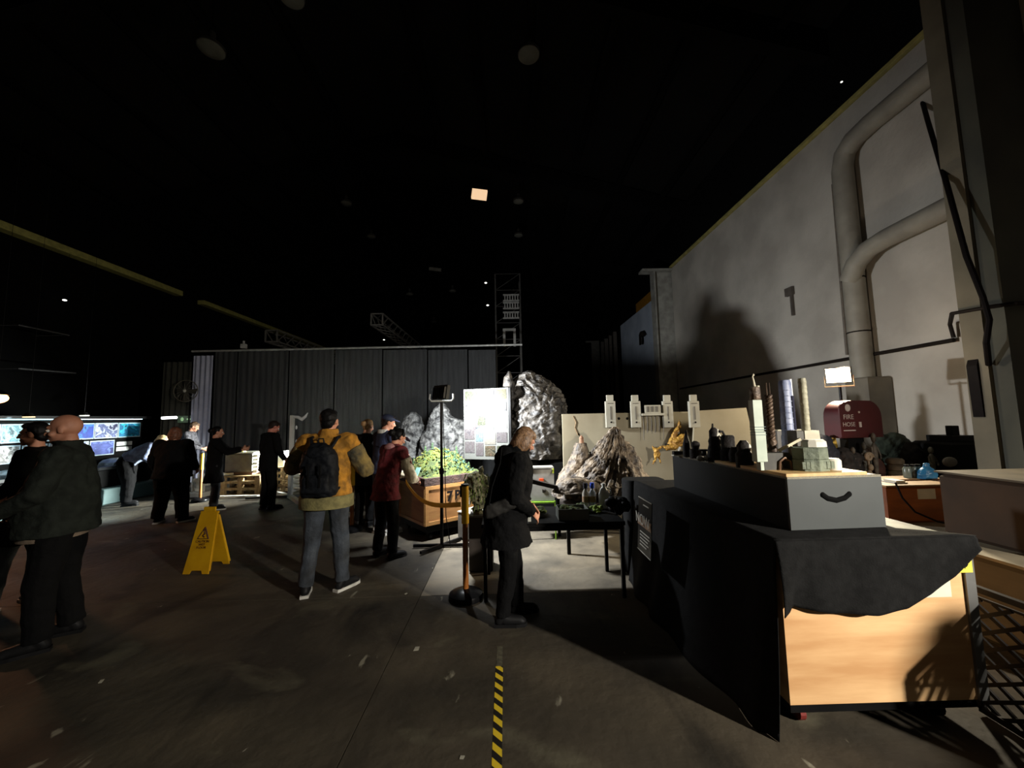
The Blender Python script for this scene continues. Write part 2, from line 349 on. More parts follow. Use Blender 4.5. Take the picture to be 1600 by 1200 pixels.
# trusses above the curtain
TR = mat('truss_alu', (150, 146, 138), .5, metal=.4)
def truss(name, p0, p1, w_, label):
    t = empty(name, p0, 0, label, 'truss'); p0, p1 = Vector(p0), Vector(p1); d = p1-p0; n = 14
    offs = [Vector((-w_/2, 0, -w_/2)), Vector((w_/2, 0, -w_/2)), Vector((w_/2, 0, w_/2)), Vector((-w_/2, 0, w_/2))]
    for o in offs: MB().bar(p0+o, p1+o, .05).build('chord', TR, t, world=True)
    br_ = MB()
    for i in range(n):
        for k in range(4): br_.bar(p0+d*(i/n)+offs[k], p0+d*((i+1)/n)+offs[(k+1) % 4], .028)
    tag(br_.build('lattice', TR, t, world=True), kind='stuff')
    for f_ in (.12, .5, .88):
        q = p0+d*f_; MB().tube([q, Vector((q.x, q.y, AZ-abs(q.x-AX)*(AZ-EZ)/9.8-.02))], .006, 5).build('hanging_wire', BEAM, t, world=True)
    e = MB()
    for k in range(4): e.bar(p0+offs[k], p0+offs[(k+1) % 4], .045)
    e.build('end_frame', TR, t, world=True)
q = P(589, 499, 14); truss('lighting_truss', q, (q.x, 23, q.z), .42, 'lit metal lighting truss over the middle of the dark curtain')
q = P(424, 525, 14); truss('lighting_truss', q, (q.x, 22, q.z), .42, 'metal lighting truss over the left part of the dark curtain, beside the rail')
lt = MB().box(P(381, 541, CY), (.12, .12, .13)).tube([P(381, 537, CY), P(381, 533, CY)], .03, 8).build('curtain_lamp', mat('lamp_grey', (180, 180, 175), .5)); tag(lt, 'small grey lamp standing on the curtain rail near its left end', 'lamp')
# rigging tower behind the curtain
TY = 15.5
tw = empty('rigging_tower', P(796, 700, TY), 0, 'tall dark lattice tower carrying pale slatted racks above the curtain', 'tower')
x0, x1 = X(775, TY, 520), X(814, TY, 520); zt = P(796, 428, TY).z
for x in (x0, x1):
    for y in (TY, TY+.9): MB().bar((x, y, 0), (x, y, zt), .05).build('upright', mat('tower_steel', (90, 88, 84), .5, metal=.3), tw, world=True)
lat = MB(); n = 11
for i in range(n):
    za, zb = zt*i/n, zt*(i+1)/n
    lat.bar((x0, TY, za), (x1, TY, zb) if i % 2 else (x1, TY, zb), .02); lat.bar((x0, TY, zb), (x1, TY, zb), .02); lat.bar((x1, TY, za), (x1, TY+.9, zb), .02); lat.bar((x0, TY, zb), (x0, TY+.9, za), .02)
tag(lat.build('lattice', mat('tower_steel', (90, 88, 84), .5), tw, world=True), kind='stuff')
RK = mat('rack_pale', (190, 188, 182), .6)
for k, py in enumerate((466, 478, 493)):
    for py2, py3 in ((py-5, py-3), (py+4, py+6)):
        MB().bb(X(786, TY, py), X(811, TY, py), TY-.12, TY-.02, P(790, py3, TY).z, P(790, py2, TY).z).build('rack_rail', RK, tw, world=True)
    for i in range(6):
        xx = X(788+i*4, TY, py); MB().bb(xx, xx+.045, TY-.1, TY-.03, P(790, py+5, TY).z, P(790, py-4, TY).z).build('rack_slat', RK, tw, world=True)
fr = MB(); u0, u1 = X(786, TY, 530), X(806, TY, 530); za, zb = P(790, 542, TY).z, P(790, 514, TY).z
fr.bb(u0, u0+.1, TY-.1, TY, za, zb).bb(u1-.1, u1, TY-.1, TY, za, zb).bb(u0, u1, TY-.11, TY+.01, zb-.1, zb)
fr.build('open_frame', RK, tw, world=True)

# unlit high-bay lamps and small lights under the roof
BAYL = mat('lamp_glass', (120, 118, 108), .5, (106, 104, 94), 5)
BAYD = mat('lamp_housing', (60, 58, 54), .5)
def bay(px, py, Y, d, label, group=None):
    p = P(px, py, Y); t = empty('high_bay_lamp', p, 0, label, 'ceiling lamp', group)
    MB().loft([(0, d/2, d/2), (.06, d/2, d/2), (.25*d, d*.36, d*.36), (.42*d, d*.14, d*.14), (.75*d, d*.13, d*.13)], 24).build('reflector', BAYD, t, smooth=True)
    MB().loft([(-.02-.05*d, d*.2, d*.2), (-.02-.02*d, d*.38, d*.38), (-.005, d*.47, d*.47), (.0, d*.47, d*.47)], 24).build('lens', BAYL, t, smooth=True)
    zt_ = AZ-abs(p.x-AX)*(AZ-EZ)/9.8-.05
    MB().tube([(0, 0, .7*d), (0, 0, max(zt_-p.z, .8*d))], .012, 6).build('hanging_rod', BEAM, t)
bay(826, 86, 7.3, .46, 'unlit round ceiling lamp high up, nearest right of centre')
bay(330, 77, 7.3, .50, 'unlit round ceiling lamp high up on the left')
bay(455, -4, 6.6, .46, 'round ceiling lamp cut by the top edge of the picture')
g = 'small high bay lamps further down the hall'
bay(541, 318, 12.5, .36, 'small high bay lamp left of the bright roof hatch'); bay(810, 315, 12.5, .36, 'small high bay lamp just right of the bright roof hatch')
bay(580, 370, 15, .36, 'high bay lamp in the second left place down the hall'); bay(810, 368, 15, .36, 'high bay lamp in the second right place, above the tower')
bay(640, 460, 21, .42, 'far high bay lamp, leftmost of the far row'); bay(707, 455, 21, .42, 'far high bay lamp in the middle of the far row'); bay(805, 455, 21, .42, 'far high bay lamp directly above the tower racks'); bay(678, 503, 27, .45, 'farthest high bay lamp, beside the lit truss')
ht = MB().box(P(749, 304, 12.6), (.52, .1, .34), ry=R(8)).build('roof_hatch', mat('hatch_glow', (255, 214, 170), .6, (240, 190, 140), 10, emit=.9)); tag(ht, 'small bright peach hatch glowing in the dark roof', 'hatch')
gl = MB().box(P(680, 421, 17), (.55, .1, .14), ry=R(8)).build('roof_panel_light', mat('dim_panel', (120, 116, 104), .6)); tag(gl, 'dim pale strip panel under the roof beyond the hatch', 'panel')
EMW = mat('tiny_light', (255, 255, 245), .5, (255, 255, 245), emit=2.5)
for (px, py, Y, s, lb) in ((1315, 128, 6.3, .018, 'tiny white light high above the right wall'), (101, 469, 11.2, .05, 'small white light high on the dark left side'), (759, 442, 20, .07, 'small light left of the tower racks, upper one'), (762, 477, 20, .07, 'small light left of the tower racks, lower one'), (600, 531, 20, .05, 'small twin light left of the lit truss foot')):
    q = P(px, py, Y); o = MB().ball(q, (s, s, s*.5)).build('pilot_light', EMW); MB().tube([q+Vector((0, .03, 0)), Vector((q.x, q.y+.03, AZ-abs(q.x-AX)*(AZ-EZ)/9.8-.02))], .004, 4).build('wire', BEAM, o, world=True); tag(o, lb, 'light')
SHN = mat('tube_chrome', (200, 200, 200), .25, metal=.8)
for (p0, p1, lb) in ((P(30, 508, 9.6), P(108, 524, 10.8), 'upper thin metal pipe glinting on the dark left side'), (P(30, 576, 9.6), P(118, 583, 11), 'lower thin metal pipe glinting on the dark left side')):
    o = MB().tube([p0, p1], .02, 8).bar(p0, (HX0+.01, p0.y, p0.z), .012).bar(p1, (HX0+.01, p1.y, p1.z), .012).build('metal_pipe', SHN); tag(o, lb, 'pipe')
#PART:EXHIBITS
# ================================================================== EXHIBITS
def fbm(p, s, o=4): return noise.fractal(p*s, 1.0, 2.1, o)
def ridge(p, s, o=4): return noise.ridged_multi_fractal(p*s, .9, 2.1, o, 1.0, 2.0)
def crag(name, m, parent, prof, depth, seed, amp, freq, nseg=150, nz=110, rot=0, fold=0, cy=0, power=2.2, lean=0, world=True, squash=.5, crump=0):
    """a craggy rock: prof = [(z, xl, xr)] bottom to top"""
    v = []; f = []; off = Vector((seed*3.1, seed*7.7, seed*1.3))
    zs = [q[0] for q in prof]
    for j in range(nz):
        z = zs[0]+(zs[-1]-zs[0])*j/(nz-1); k = 0
        while k < len(prof)-2 and prof[k+1][0] < z: k += 1
        t = (z-prof[k][0])/max(prof[k+1][0]-prof[k][0], 1e-6); xl = prof[k][1]*(1-t)+prof[k+1][1]*t; xr = prof[k][2]*(1-t)+prof[k+1][2]*t
        cx, hw = (xl+xr)/2, max((xr-xl)/2, .004); hd = depth*(hw/((prof[0][2]-prof[0][1])/2))**squash*.5
        for i in range(nseg):
            a = 2*math.pi*i/nseg; e = 2/power
            ux, uy = math.copysign(abs(math.cos(a))**e, math.cos(a)), math.copysign(abs(math.sin(a))**e, math.sin(a))
            p = Vector((cx+hw*ux, cy+hd*uy, z)); q = p+off
            d = amp*((ridge(q, freq)-1.0)*.55+fbm(q, freq*.45, 2)*1.1)+crump*(ridge(q+Vector((fbm(q, 3, 2), fbm(q+Vector((5, 5, 5)), 3, 2), 0))*.12, 7.5, 2)-1.1)
            if fold: d += fold*(ridge(Vector((math.cos(a)*2.4, math.sin(a)*2.4, z*.7+fbm(q, 3)*.25))+off, 2.6, 3)-1)
            d *= min(1, hw/.12+.25)
            v.append(p+Vector((ux, uy*.8, .25*math.sin(d*40)*0)).normalized()*d+Vector((0, 0, d*.3)))
    for j in range(nz-1):
        for i in range(nseg): f.append([j*nseg+i, j*nseg+(i+1) % nseg, (j+1)*nseg+(i+1) % nseg, (j+1)*nseg+i])
    f.append([(nz-1)*nseg+i for i in range(nseg)]); f.append(list(range(nseg))[::-1])
    return MB().add(v, f).build(name, m, parent, world=world, smooth='all')
ROCK = mat('rock_grey', (75, 70, 64), .6, (26, 24, 23), 11, bump=.9, bscale=18)
ROCKT = mat('rock_tan', (133, 117, 97), .65, (50, 42, 36), 10, bump=.8, bscale=20)
PLB = mat('plinth_black', (8, 8, 8), .6, (6, 6, 6), 4)
METB = mat('black_metal', (18, 18, 19), .4, (14, 14, 14), 5)

# --- crate 7B with the green hill
CA = math.atan2(.62, .78)
C0 = G(664, 823, .2)
crate = empty('display_crate', (C0.x, C0.y, 0), CA, 'plywood crate marked 7B carrying a model landscape with a green hill', 'crate')
CLx, CLy = .90, .84     # along the right-hand face, along the left-hand face (local +x, +y)
PLY = mat('crate_plywood', (150, 107, 58), .65, (129, 86, 44), 2.2, stretch=(1, 1, 5), bump=.1)
PLY2 = mat('crate_frame_wood', (158, 116, 64), .6, (138, 94, 49), 3, stretch=(1, 1, 5))
z0, z1 = .2, .72
MB().bb(0, CLx, 0, .02, z0, z1).build('front_panel', PLY, crate); MB().bb(0, .02, 0, CLy, z0, z1).build('side_panel', PLY, crate)
MB().bb(CLx-.02, CLx, 0, CLy, z0, z1).build('side_panel', PLY, crate); MB().bb(0, CLx, CLy-.02, CLy, z0, z1).build('back_panel', PLY, crate)
for (xa, xb, za, zb) in ((0, .05, z0, z1), (CLx-.05, CLx, z0, z1), (.05, CLx-.05, z1-.05, z1), (.05, CLx-.05, z0, z0+.05)):
    MB().bb(xa, xb, -.012, 0, za, zb).build('batten', PLY2, crate)
for (ya, yb, za, zb) in ((0, .04, z0, z1), (CLy-.05, CLy, z0, z1), (.04, CLy-.05, z1-.04, z1), (.04, CLy-.05, z0, z0+.04)):
    MB().bb(-.012, 0, ya, yb, za, zb).build('batten', PLY2, crate)
EARTH = mat('model_earth', (66, 46, 38), .8, (44, 30, 26), 14, bump=.5)
MB().bb(-.01, CLx+.01, -.01, CLy+.01, z1, z1+.11).build('tray_rim', EARTH, crate)
MB().bb(.03, CLx-.03, .03, CLy-.03, .1, z0).build('dolly', PLB, crate)
for x, y in ((.1, .08), (CLx-.1, .08), (.1, CLy-.08), (CLx-.1, CLy-.08)):
    MB().tube([(x-.02, y, .05), (x+.02, y, .05)], .05, 14).bb(x-.03, x+.03, y-.03, y+.03, .06, .1).build('castor', METB, crate)
STN = mat('stencil_black', (20, 14, 12), .8)
for ch, x in (('7', .37), ('B', .50)):
    text('stencil_mark', ch, .19, STN, crate, (x, -.016, .485), FACE_CAM, .001, world=False, font_scale=(.95, 1), bold=.008)
def hillh(x, y):
    r = math.hypot((x-CLx*.48)/(CLx*.55), (y-CLy*.50)/(CLy*.5)); h = max(0, 1-r*r)*.32
    p = Vector((x*4, y*4, 1.3)); return .84+h+noise.noise(p)*.05+noise.noise(p*3)*.025
v = []; f = []; n = 56
for j in range(n+1):
    for i in range(n+1):
        x, y = CLx*i/n, CLy*j/n; e = min(i, j, n-i, n-j); v.append((x, y, hillh(x, y) if e > 0 else .83))
for j in range(n):
    for i in range(n): k = j*(n+1)+i; f.append([k, k+1, k+n+2, k+n+1])
HILL = mat('hill_grass', (76, 86, 25), .85, (42, 54, 18), 13, bump=.8)
MB().add(v, f).build('hill_terrain', HILL, crate, smooth='all')
def tuft_mesh(name, k, seed, r=.03):
    rnd = random.Random(seed); m = MB()
    for _ in range(k):
        a = rnd.random()*6.28; d = rnd.random()*r; c = Vector((math.cos(a)*d, math.sin(a)*d, rnd.random()*r)); s = r*(.3+rnd.random()*.5)
        M = Matrix.Rotation(rnd.random()*3, 3, 'X') @ Matrix.Rotation(rnd.random()*3, 3, 'Y')
        m.ball(c, (s, s*.6, s*.35), M, 6, 4)
    return m
GRN = [mat('foliage_lime', (95, 104, 29), .8, (61, 73, 19), 30), mat('foliage_green', (42, 68, 31), .8, (24, 46, 21), 30), mat('foliage_bluegreen', (49, 80, 65), .8, (26, 53, 41), 30), mat('foliage_yellow', (114, 110, 44), .8, (76, 76, 27), 30)]
for gi in range(4):
    rnd = random.Random(gi+3); m = MB()
    for _ in range(95):
        x, y = .04+rnd.random()*(CLx-.08), .04+rnd.random()*(CLy-.08)
        if gi == 2 and x < CLx*.5: x += CLx*.45
        t = tuft_mesh('', 4, rnd.random(), .022+.014*rnd.random()); z = hillh(x, y)-.004
        m.add([q+Vector((x, y, z)) for q in t.v], t.f)
    tag(m.build('foliage', GRN[gi], crate), kind='stuff')
for i in range(7):
    rnd = random.Random(i+40); x, y = (.15+rnd.random()*.35)*CLx, CLy*(.5+rnd.random()*.4)
    if i > 3: x, y = CLx*(.62+.3*rnd.random()), CLy*(.1+.4*rnd.random())
    z = hillh(x, y); m = MB().tube([(x, y, z-.01), (x, y, z+.08)], [.006, .003], 6)
    for k in range(3): m.tube([(x, y, z+.02+.03*k), (x, y, z+.06+.03*k)], [.03-.006*k, .002], 8)
    m.build('model_tree', GRN[1], crate)
# --- small pale rocks behind the hill, on a black plinth
def rock_px(px0, px1, pytop, Y, zb, outline, label, mtl, depth, seed, amp, freq, **k):
    """outline in unit box (u left..right, h 0..1) -> metres"""
    xa, xb, zt_ = X(px0, Y), X(px1, Y), P((px0+px1)/2, pytop, Y).z
    prof = [(zb+(zt_-zb)*h, xa+(xb-xa)*a, xa+(xb-xa)*b) for h, a, b in outline]
    c = empty('model_rock', ((xa+xb)/2, Y, zb), 0, label, 'rock model')
    crag('rock_body', mtl, c, prof, depth, seed, amp, freq, cy=Y, crump=.025, **k); return c
PALE = mat('rock_pale', (117, 117, 114), .6, (44, 44, 44), 11, bump=.9, bscale=20)
rock_px(619, 668, 644, 7.6, .9, [(0, -.1, 1.1), (.35, .0, 1.05), (.7, .14, .9), (.9, .28, .75), (1, .42, .6)], 'small pale rock peak behind the green hill, left one', PALE, .5, 1, .045, 5)
rock_px(662, 724, 629, 7.1, .9, [(0, -.15, 1.15), (.4, -.05, 1.1), (.68, .12, .98), (.74, .14, .72), (.9, .25, .65), (1, .35, .52)], 'taller pale rock peak behind the lamp stand', PALE, .55, 2, .05, 5)
a = X(612, 7.2); b = X(735, 7.2)
pl = MB().bb(a, b, 6.8, 7.95, 0, .9).build('plinth', PLB); tag(pl, 'low black plinth behind the green hill crate under the pale rocks', 'plinth')
# --- big crumpled rock on a black plinth
BY = 5.97
px2x = lambda px: X(px, BY)
big = empty('model_rock', (px2x(842), BY, 1.0), 0, 'big crumpled grey rock mountain on a black plinth beside the photo board', 'rock model')
bz = lambda py: P(842, py, BY).z
prof = [(1.0, px2x(786), px2x(884)), (bz(690), px2x(784), px2x(890)), (bz(650), px2x(788), px2x(889)), (bz(625), px2x(790), px2x(884)), (bz(608), px2x(797), px2x(874)), (bz(594), px2x(806), px2x(858)), (bz(586), px2x(812), px2x(847)), (bz(580), px2x(824), px2x(834))]
crag('rock_body', ROCK, big, prof, .62, 5, .05, 3.0, nseg=340, nz=240, cy=BY, crump=.035)
crag('rock_spur', ROCK, big, [(bz(640), px2x(785), px2x(812)), (bz(605), px2x(788), px2x(806)), (bz(590), px2x(791), px2x(803)), (bz(581), px2x(796), px2x(800))], .25, 8, .02, 9, nseg=60, nz=50, cy=BY-.12)
pl = MB().bb(px2x(788), px2x(888), BY-.28, BY+.36, 0, .985).build('plinth', PLB); tag(pl, 'black plinth carrying the big crumpled grey rock', 'plinth')
# --- photo board
QY = 5.74
bd = empty('photo_board', P(760, 712, QY), 0, 'white board pinned with location photographs and sketches behind the green hill', 'board')
bx0, bx1 = X(721, QY, 650), X(797, QY, 650); bz0, bz1 = P(760, 718, QY).z, P(760, 607, QY).z
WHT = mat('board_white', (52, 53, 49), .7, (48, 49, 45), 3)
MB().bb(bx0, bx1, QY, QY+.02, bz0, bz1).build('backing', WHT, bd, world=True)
MB().bb(bx1, bx1+.035, QY-.01, QY+.04, bz0-.5, bz1).build('frame_post', METB, bd, world=True)
MB().bar((bx1-.05, QY+.03, bz0+.1), (bx1-.02, QY+.06, 0), .03).build('frame_post', METB, bd, world=True)
MB().bb(bx1, bx1+.03, QY-.01, QY+.04, 0, bz0-.49).build('frame_post', METB, bd, world=True)
pm = {'g': print_mat('print_green', [(150, 160, 110), (60, 80, 50), (190, 196, 150), (90, 100, 60)], 22), 'y': print_mat('print_yellow', [(190, 180, 90), (90, 90, 40), (220, 210, 130), (130, 120, 60)], 24),
      'k': print_mat('print_grey', [(170, 165, 165), (90, 88, 92), (200, 196, 190), (120, 116, 118)], 26), 'p': print_mat('print_pale', [(206, 210, 190), (190, 200, 190), (214, 214, 200), (196, 200, 196)], 12),
      't': print_mat('print_tan', [(196, 184, 150), (170, 156, 124), (206, 196, 164), (184, 170, 140)], 8), 'b': print_mat('print_blue', [(120, 180, 200), (30, 100, 140), (170, 210, 216), (60, 140, 170)], 20),
      'm': print_mat('print_mauve', [(190, 176, 180), (150, 140, 146), (206, 196, 196), (166, 150, 150)], 18), 'r': print_mat('print_earth', [(190, 150, 110), (70, 70, 40), (210, 190, 150), (110, 100, 60)], 20)}
W_, H_ = bx1-bx0, bz1-bz0
sheets = [(.03, .03, .21, .14, 'g', 0), (.26, .03, .22, .14, 'y', 0), (.52, .02, .17, .15, 'k', 0), (.72, .02, .24, .14, 'y', 0), (.03, .2, .21, .13, 'k', 0), (.26, .19, .22, .14, 'p', 0), (.49, .2, .22, .13, 'k', 0), (.73, .2, .23, .13, 'k', 0),
          (.02, .37, .24, .18, 't', 0), (.15, .38, .16, .2, 'm', -28), (.32, .38, .17, .14, 'g', 0), (.51, .36, .18, .14, 'p', 0), (.70, .38, .27, .2, 'p', 6), (.53, .5, .14, .13, 'p', 0), (.02, .57, .22, .15, 'm', 0), (.27, .55, .16, .2, 'b', 0), (.47, .62, .24, .17, 't', 0), (.73, .62, .23, .14, 'm', 0), (.02, .75, .22, .16, 'm', 0), (.27, .77, .17, .18, 'm', 0), (.48, .81, .22, .14, 'r', 0), (.74, .81, .2, .13, 'g', 0)]
for i, (u, v_, a, b, kk, rot) in enumerate(sheets):
    c = Vector((bx0+(u+a/2)*W_, QY-.004-.0012*(i % 3), bz1-(v_+b/2)*H_))
    MB().box(c, (a*W_, .0015, b*H_), ry=R(rot)).build('photo_sheet', pm[kk], bd, world=True)
bd.rotation_euler = (0, 0, R(-20))
# --- flood light on its black stand, facing the rocks
fs = empty('flood_lamp_stand', (FLOOD.x, FLOOD.y-.02, 0), 0, 'black flood lamp on a tall stand seen from behind before the rocks', 'lamp')
MB().tube([(0, 0, .03), (0, 0, 1.0)], .022, 12).tube([(0, 0, .95), (0, 0, 1.84)], .017, 12).build('pole', METB, fs)
MB().tube([(0, 0, .92), (0, 0, .99)], .032, 12).tube([(0, 0, .95), (.06, 0, .95)], .01, 8).build('clamp', METB, fs)
for an in (0, 180, 52, 232):
    L_ = .36 if an in (0, 180) else .34
    MB().bar((0, 0, .03+.001*an/90), (L_*math.cos(R(an)), L_*math.sin(R(an)), .03+.001*an/90), .035, .035).build('foot', METB, fs)
hd_ = R(-40); hs = MB(); hs.box((0, .0, 1.97), (.27, .05, .19), rx=R(-10), rz=hd_)
for k in range(7): hs.box(((-.11+.037*k)*math.cos(hd_)-.02, (-.11+.037*k)*math.sin(hd_)-.04, 1.965), (.006, .04, .15), rx=R(-10), rz=hd_)
hs.build('lamp_housing', METB, fs)
YK = mat('yoke_white', (200, 200, 196), .4)
MB().tube([(-.15, .02, 1.95), (-.155, .0, 1.89), (-.13, 0, 1.86), (.13, 0, 1.86), (.155, 0, 1.89), (.15, .02, 1.95)], .011, 8).build('yoke', YK, fs)
MB().box((.016, .03, 1.965), (.24, .006, .15), rx=R(-10), rz=hd_).build('lamp_glass', mat('flood_cold', (236, 244, 255), .4, (236, 244, 255), emit=18), fs)
MB().tube([(.02, -.02, 1.85), (.035, -.03, 1.4), (.05, -.03, .9), (.06, -.04, .4), (.12, -.06, .02)], .006, 6).build('power_cord', METB, fs)
# --- stanchions and belt
YEL = mat('belt_yellow', (255, 200, 36), .5, (240, 180, 26), 6)
def stanchion(loc, rz, label, top_col=YEL):
    t = empty('queue_post', loc, rz, label, 'barrier post')
    MB().loft([(0, .155, .155), (.02, .158, .158), (.045, .15, .15), (.07, .10, .10), (.085, .04, .04)], 28).build('base', mat('rubber_base', (16, 16, 17), .3), t, smooth=True)
    MB().tube([(0, 0, .08), (0, 0, .66)], .026, 16).build('pole', mat('post_orange', (150, 92, 34), .4, (130, 76, 28), 5), t, smooth=True)
    MB().tube([(0, 0, .66), (0, 0, 1.0)], .034, 16).build('belt_cassette', YEL, t, smooth=True)
    MB().tube([(0, 0, 1.0), (0, 0, 1.015)], .038, 16).bb(-.045, -.02, -.018, .018, .90, 1.0).build('post_cap', METB, t, smooth=True)
    return t
sp = G(728, 934); stanchion((sp.x, sp.y+.0, 0), 0, 'yellow belt barrier post on a black round base beside the woman in black')
s2 = P(551, 750, 5.9); s2.z = 0; stanchion(s2, 0, 'yellow barrier post half hidden behind the backpack man')
belt = MB(); pa, pb = P(634, 752, 4.55), Vector((sp.x-.04, sp.y, .83))
v = []; f = []; N_ = 26
pm_ = P(690, 787, 4.3)
for i in range(N_+1):
    t = i/N_; q = pa*(1-t)**2+pb*t*t+(pm_*2-(pa+pb)*.5)*2*t*(1-t)*.5 if False else (pa.lerp(pb, t)); q = q.copy(); q.z = pa.z*(1-t)+pb.z*t-.25*4*t*(1-t)*.5*(1+.4*(1-2*t))
    for d in (-.004, .004):
        for h in (-.022, .022): v.append((q.x, q.y+d, q.z+h))
for i in range(N_):
    k = i*4
    f += [[k, k+4, k+5, k+1], [k+2, k+3, k+7, k+6], [k+1, k+5, k+7, k+3], [k, k+2, k+6, k+4]]
f += [[0, 1, 3, 2], [N_*4, N_*4+2, N_*4+3, N_*4+1]]
o = belt.add(v, f).build('barrier_belt', YEL, smooth=True); tag(o, 'yellow barrier belt sagging in front of the crate marked 7B', 'belt')
# --- black work table with the model-making bits
tb = empty('work_table', (0, 0, 0), 0, 'low black table on thin square legs behind the woman in black', 'table')
ty0, ty1 = 3.55, 4.2; tx0, tx1 = X(752, ty0, 820), 1.05; tz = .67
MB().bb(tx0, tx1, ty0, ty1, tz-.035, tz).build('tabletop', PLB, tb)
for x in (tx0+.03, tx1-.03):
    for y in (ty0+.03, ty1-.03): MB().bb(x-.016, x+.016, y-.016, y+.016, 0, tz-.035).build('leg', METB, tb)
MB().bb(tx0+.04, tx1-.04, ty1-.04, ty1-.02, tz-.09, tz-.035).build('apron', METB, tb); MB().bb(tx0+.04, tx1-.04, ty0+.02, ty0+.04, tz-.075, tz-.035).build('apron', METB, tb)
GB = mat('grey_plastic', (84, 88, 82), .6, (70, 74, 68), 5)
def on_table(px, Y): return Vector((X(px, Y, 780), Y, tz))
q = on_table(893, 3.72); t = empty('parts_tray', q, 0, 'grey open tray of moss on the low black table', 'tray')
MB().bb(-.14, .14, -.1, .1, 0, .01).build('tray_floor', GB, t)
for bb_ in ((-.14, .14, -.1, -.09), (-.14, .14, .09, .1), (-.14, -.13, -.09, .09), (.13, .14, -.09, .09)): MB().bb(*bb_, .01, .10).build('tray_wall', GB, t)
MOSS = mat('moss_dark', (74, 92, 40), .9, (36, 46, 24), 20, bump=.6)
def clump(name, c, r, k, seed, m, parent=None, sz=.35, label=None, cat='moss', squash=.7):
    rnd = random.Random(seed); b = MB()
    for _ in range(k):
        a = rnd.random()*6.28; e = rnd.random()**.6*r; q = Vector(c)+Vector((math.cos(a)*e, math.sin(a)*e, rnd.random()*r*squash)); s_ = r*sz*(.5+rnd.random())
        M = Matrix.Rotation(rnd.random()*3, 3, 'X') @ Matrix.Rotation(rnd.random()*3, 3, 'Z')
        b.ball(q, (s_, s_*.75, s_*.5), M, 8, 5)
    # settle on its base
    zmin = min(p.z for p in b.v); b.v = [Vector((p.x, p.y, p.z+(c[2]-zmin))) for p in b.v]
    o = b.build(name, m, parent, world=False, smooth='all')
    if label: tag(o, label, cat)
    return o
tag(clump('moss_filling', (0, 0, .012), .085, 40, 2, MOSS, t), kind='stuff')
clump('moss_clump', on_table(910, 3.95), .07, 30, 3, MOSS, label='dark moss clump on the low table beside the grey tray')
clump('moss_clump', on_table(932, 3.9), .06, 26, 4, mat('moss_bright', (150, 170, 60), .85, (84, 100, 34), 20), label='bright yellow green moss clump in front of the bottles')
clump('cloth_heap', on_table(962, 3.85), .09, 18, 5, PLB, sz=.6, label='black crumpled cloth heap at the right end of the low table', cat='cloth')
PLS = mat('jug_plastic', (179, 179, 173), .35, (165, 165, 158), 4, alpha=.92)
q = on_table(944, 4.08); t = empty('plastic_jug', q, 0, 'white translucent plastic jug with a handle among the moss', 'jug')
MB().loft([(0, .05, .04), (.01, .055, .045), (.13, .055, .045), (.19, .035, .03), (.215, .018, .018), (.235, .018, .018)], 20, power=2.6).build('jug_body', PLS, t, smooth=True)
MB().tube([(.045, 0, .12), (.075, 0, .14), (.07, 0, .19), (.02, 0, .205)], .01, 8).build('handle', PLS, t, smooth=True)
MB().tube([(0, 0, .233), (0, 0, .25)], .021, 14).build('cap', PLS, t, smooth=True)
for px, col, cl, lb in ((926, (180, 190, 205), (40, 80, 200), 'clear bottle with a blue cap left of the white jug'), (915, (190, 185, 175), (40, 40, 50), 'clear bottle with a dark cap, leftmost of the bottles'), ):
    q = on_table(px, 4.1); t = empty('bottle', q, 0, lb, 'bottle')
    MB().loft([(0, .03, .03), (.008, .034, .034), (.15, .034, .034), (.19, .015, .015), (.21, .014, .014)], 18).build('bottle_body', mat('bottle_'+str(px), col, .25, alpha=.75), t, smooth=True)
    MB().tube([(0, 0, .2), (0, 0, .255)], .022, 14).build('cap', mat('cap_'+str(px), cl, .4), t, smooth=True)
    MB().tube([(0, 0, .06), (0, 0, .12)], .035, 18).build('paper_label', mat('paper_label', (150, 120, 90), .6), t, smooth=True)
# white notice unit with green frame
NU = empty('notice_unit', (X(842, 5.3), 5.35, 0), 0, 'white notice box with a green edged frame and an orange sticker', 'notice box')
x0, x1 = X(821, 5.3), X(864, 5.3); q = parent_matrix(NU).translation
Wn = mat('notice_white', (154, 151, 143), .6)
GRF = mat('lime_frame', (120, 160, 40), .5)
zb, zt_ = P(842, 783, 5.3).z, P(842, 729, 5.3).z
MB().bb(x0, x1, 5.28, 5.42, zb, zt_).build('notice_panel', Wn, NU, world=True)
MB().bb(x0+.04, x1-.04, 5.27, 5.28, zt_-.035, zt_-.025).build('black_line', STN, NU, world=True)
for i, cc in enumerate(((230, 80, 30), (60, 60, 60), (240, 200, 40), (200, 60, 50), (230, 190, 60), (50, 50, 50))): MB().bb(x0+.005, x0+.02, 5.274, 5.28, zt_-.07-.035*i, zt_-.045-.035*i).build('colour_tab', mat('tab%d' % i, cc, .6), NU, world=True)
MB().bb(x1-.018, x1, 5.274, 5.28, zt_-.09, zt_-.03).build('colour_tab', mat('tab_lime', (200, 220, 60), .6), NU, world=True)
q1 = P(846, 750, 5.27); MB().bb(q1.x-.03, q1.x+.03, 5.272, 5.28, q1.z-.018, q1.z+.018).build('sticker', mat('sticker_orange', (236, 84, 30), .5), NU, world=True)
q1 = P(850, 767, 5.27); MB().bb(q1.x-.022, q1.x-.016, 5.274, 5.28, q1.z-.02, q1.z+.02).bb(q1.x+.016, q1.x+.022, 5.274, 5.28, q1.z-.02, q1.z+.02).bb(q1.x-.022, q1.x+.022, 5.274, 5.28, q1.z-.02, q1.z-.014).bb(q1.x-.003, q1.x+.003, 5.274, 5.28, q1.z-.014, q1.z+.015).build('print_mark', STN, NU, world=True)
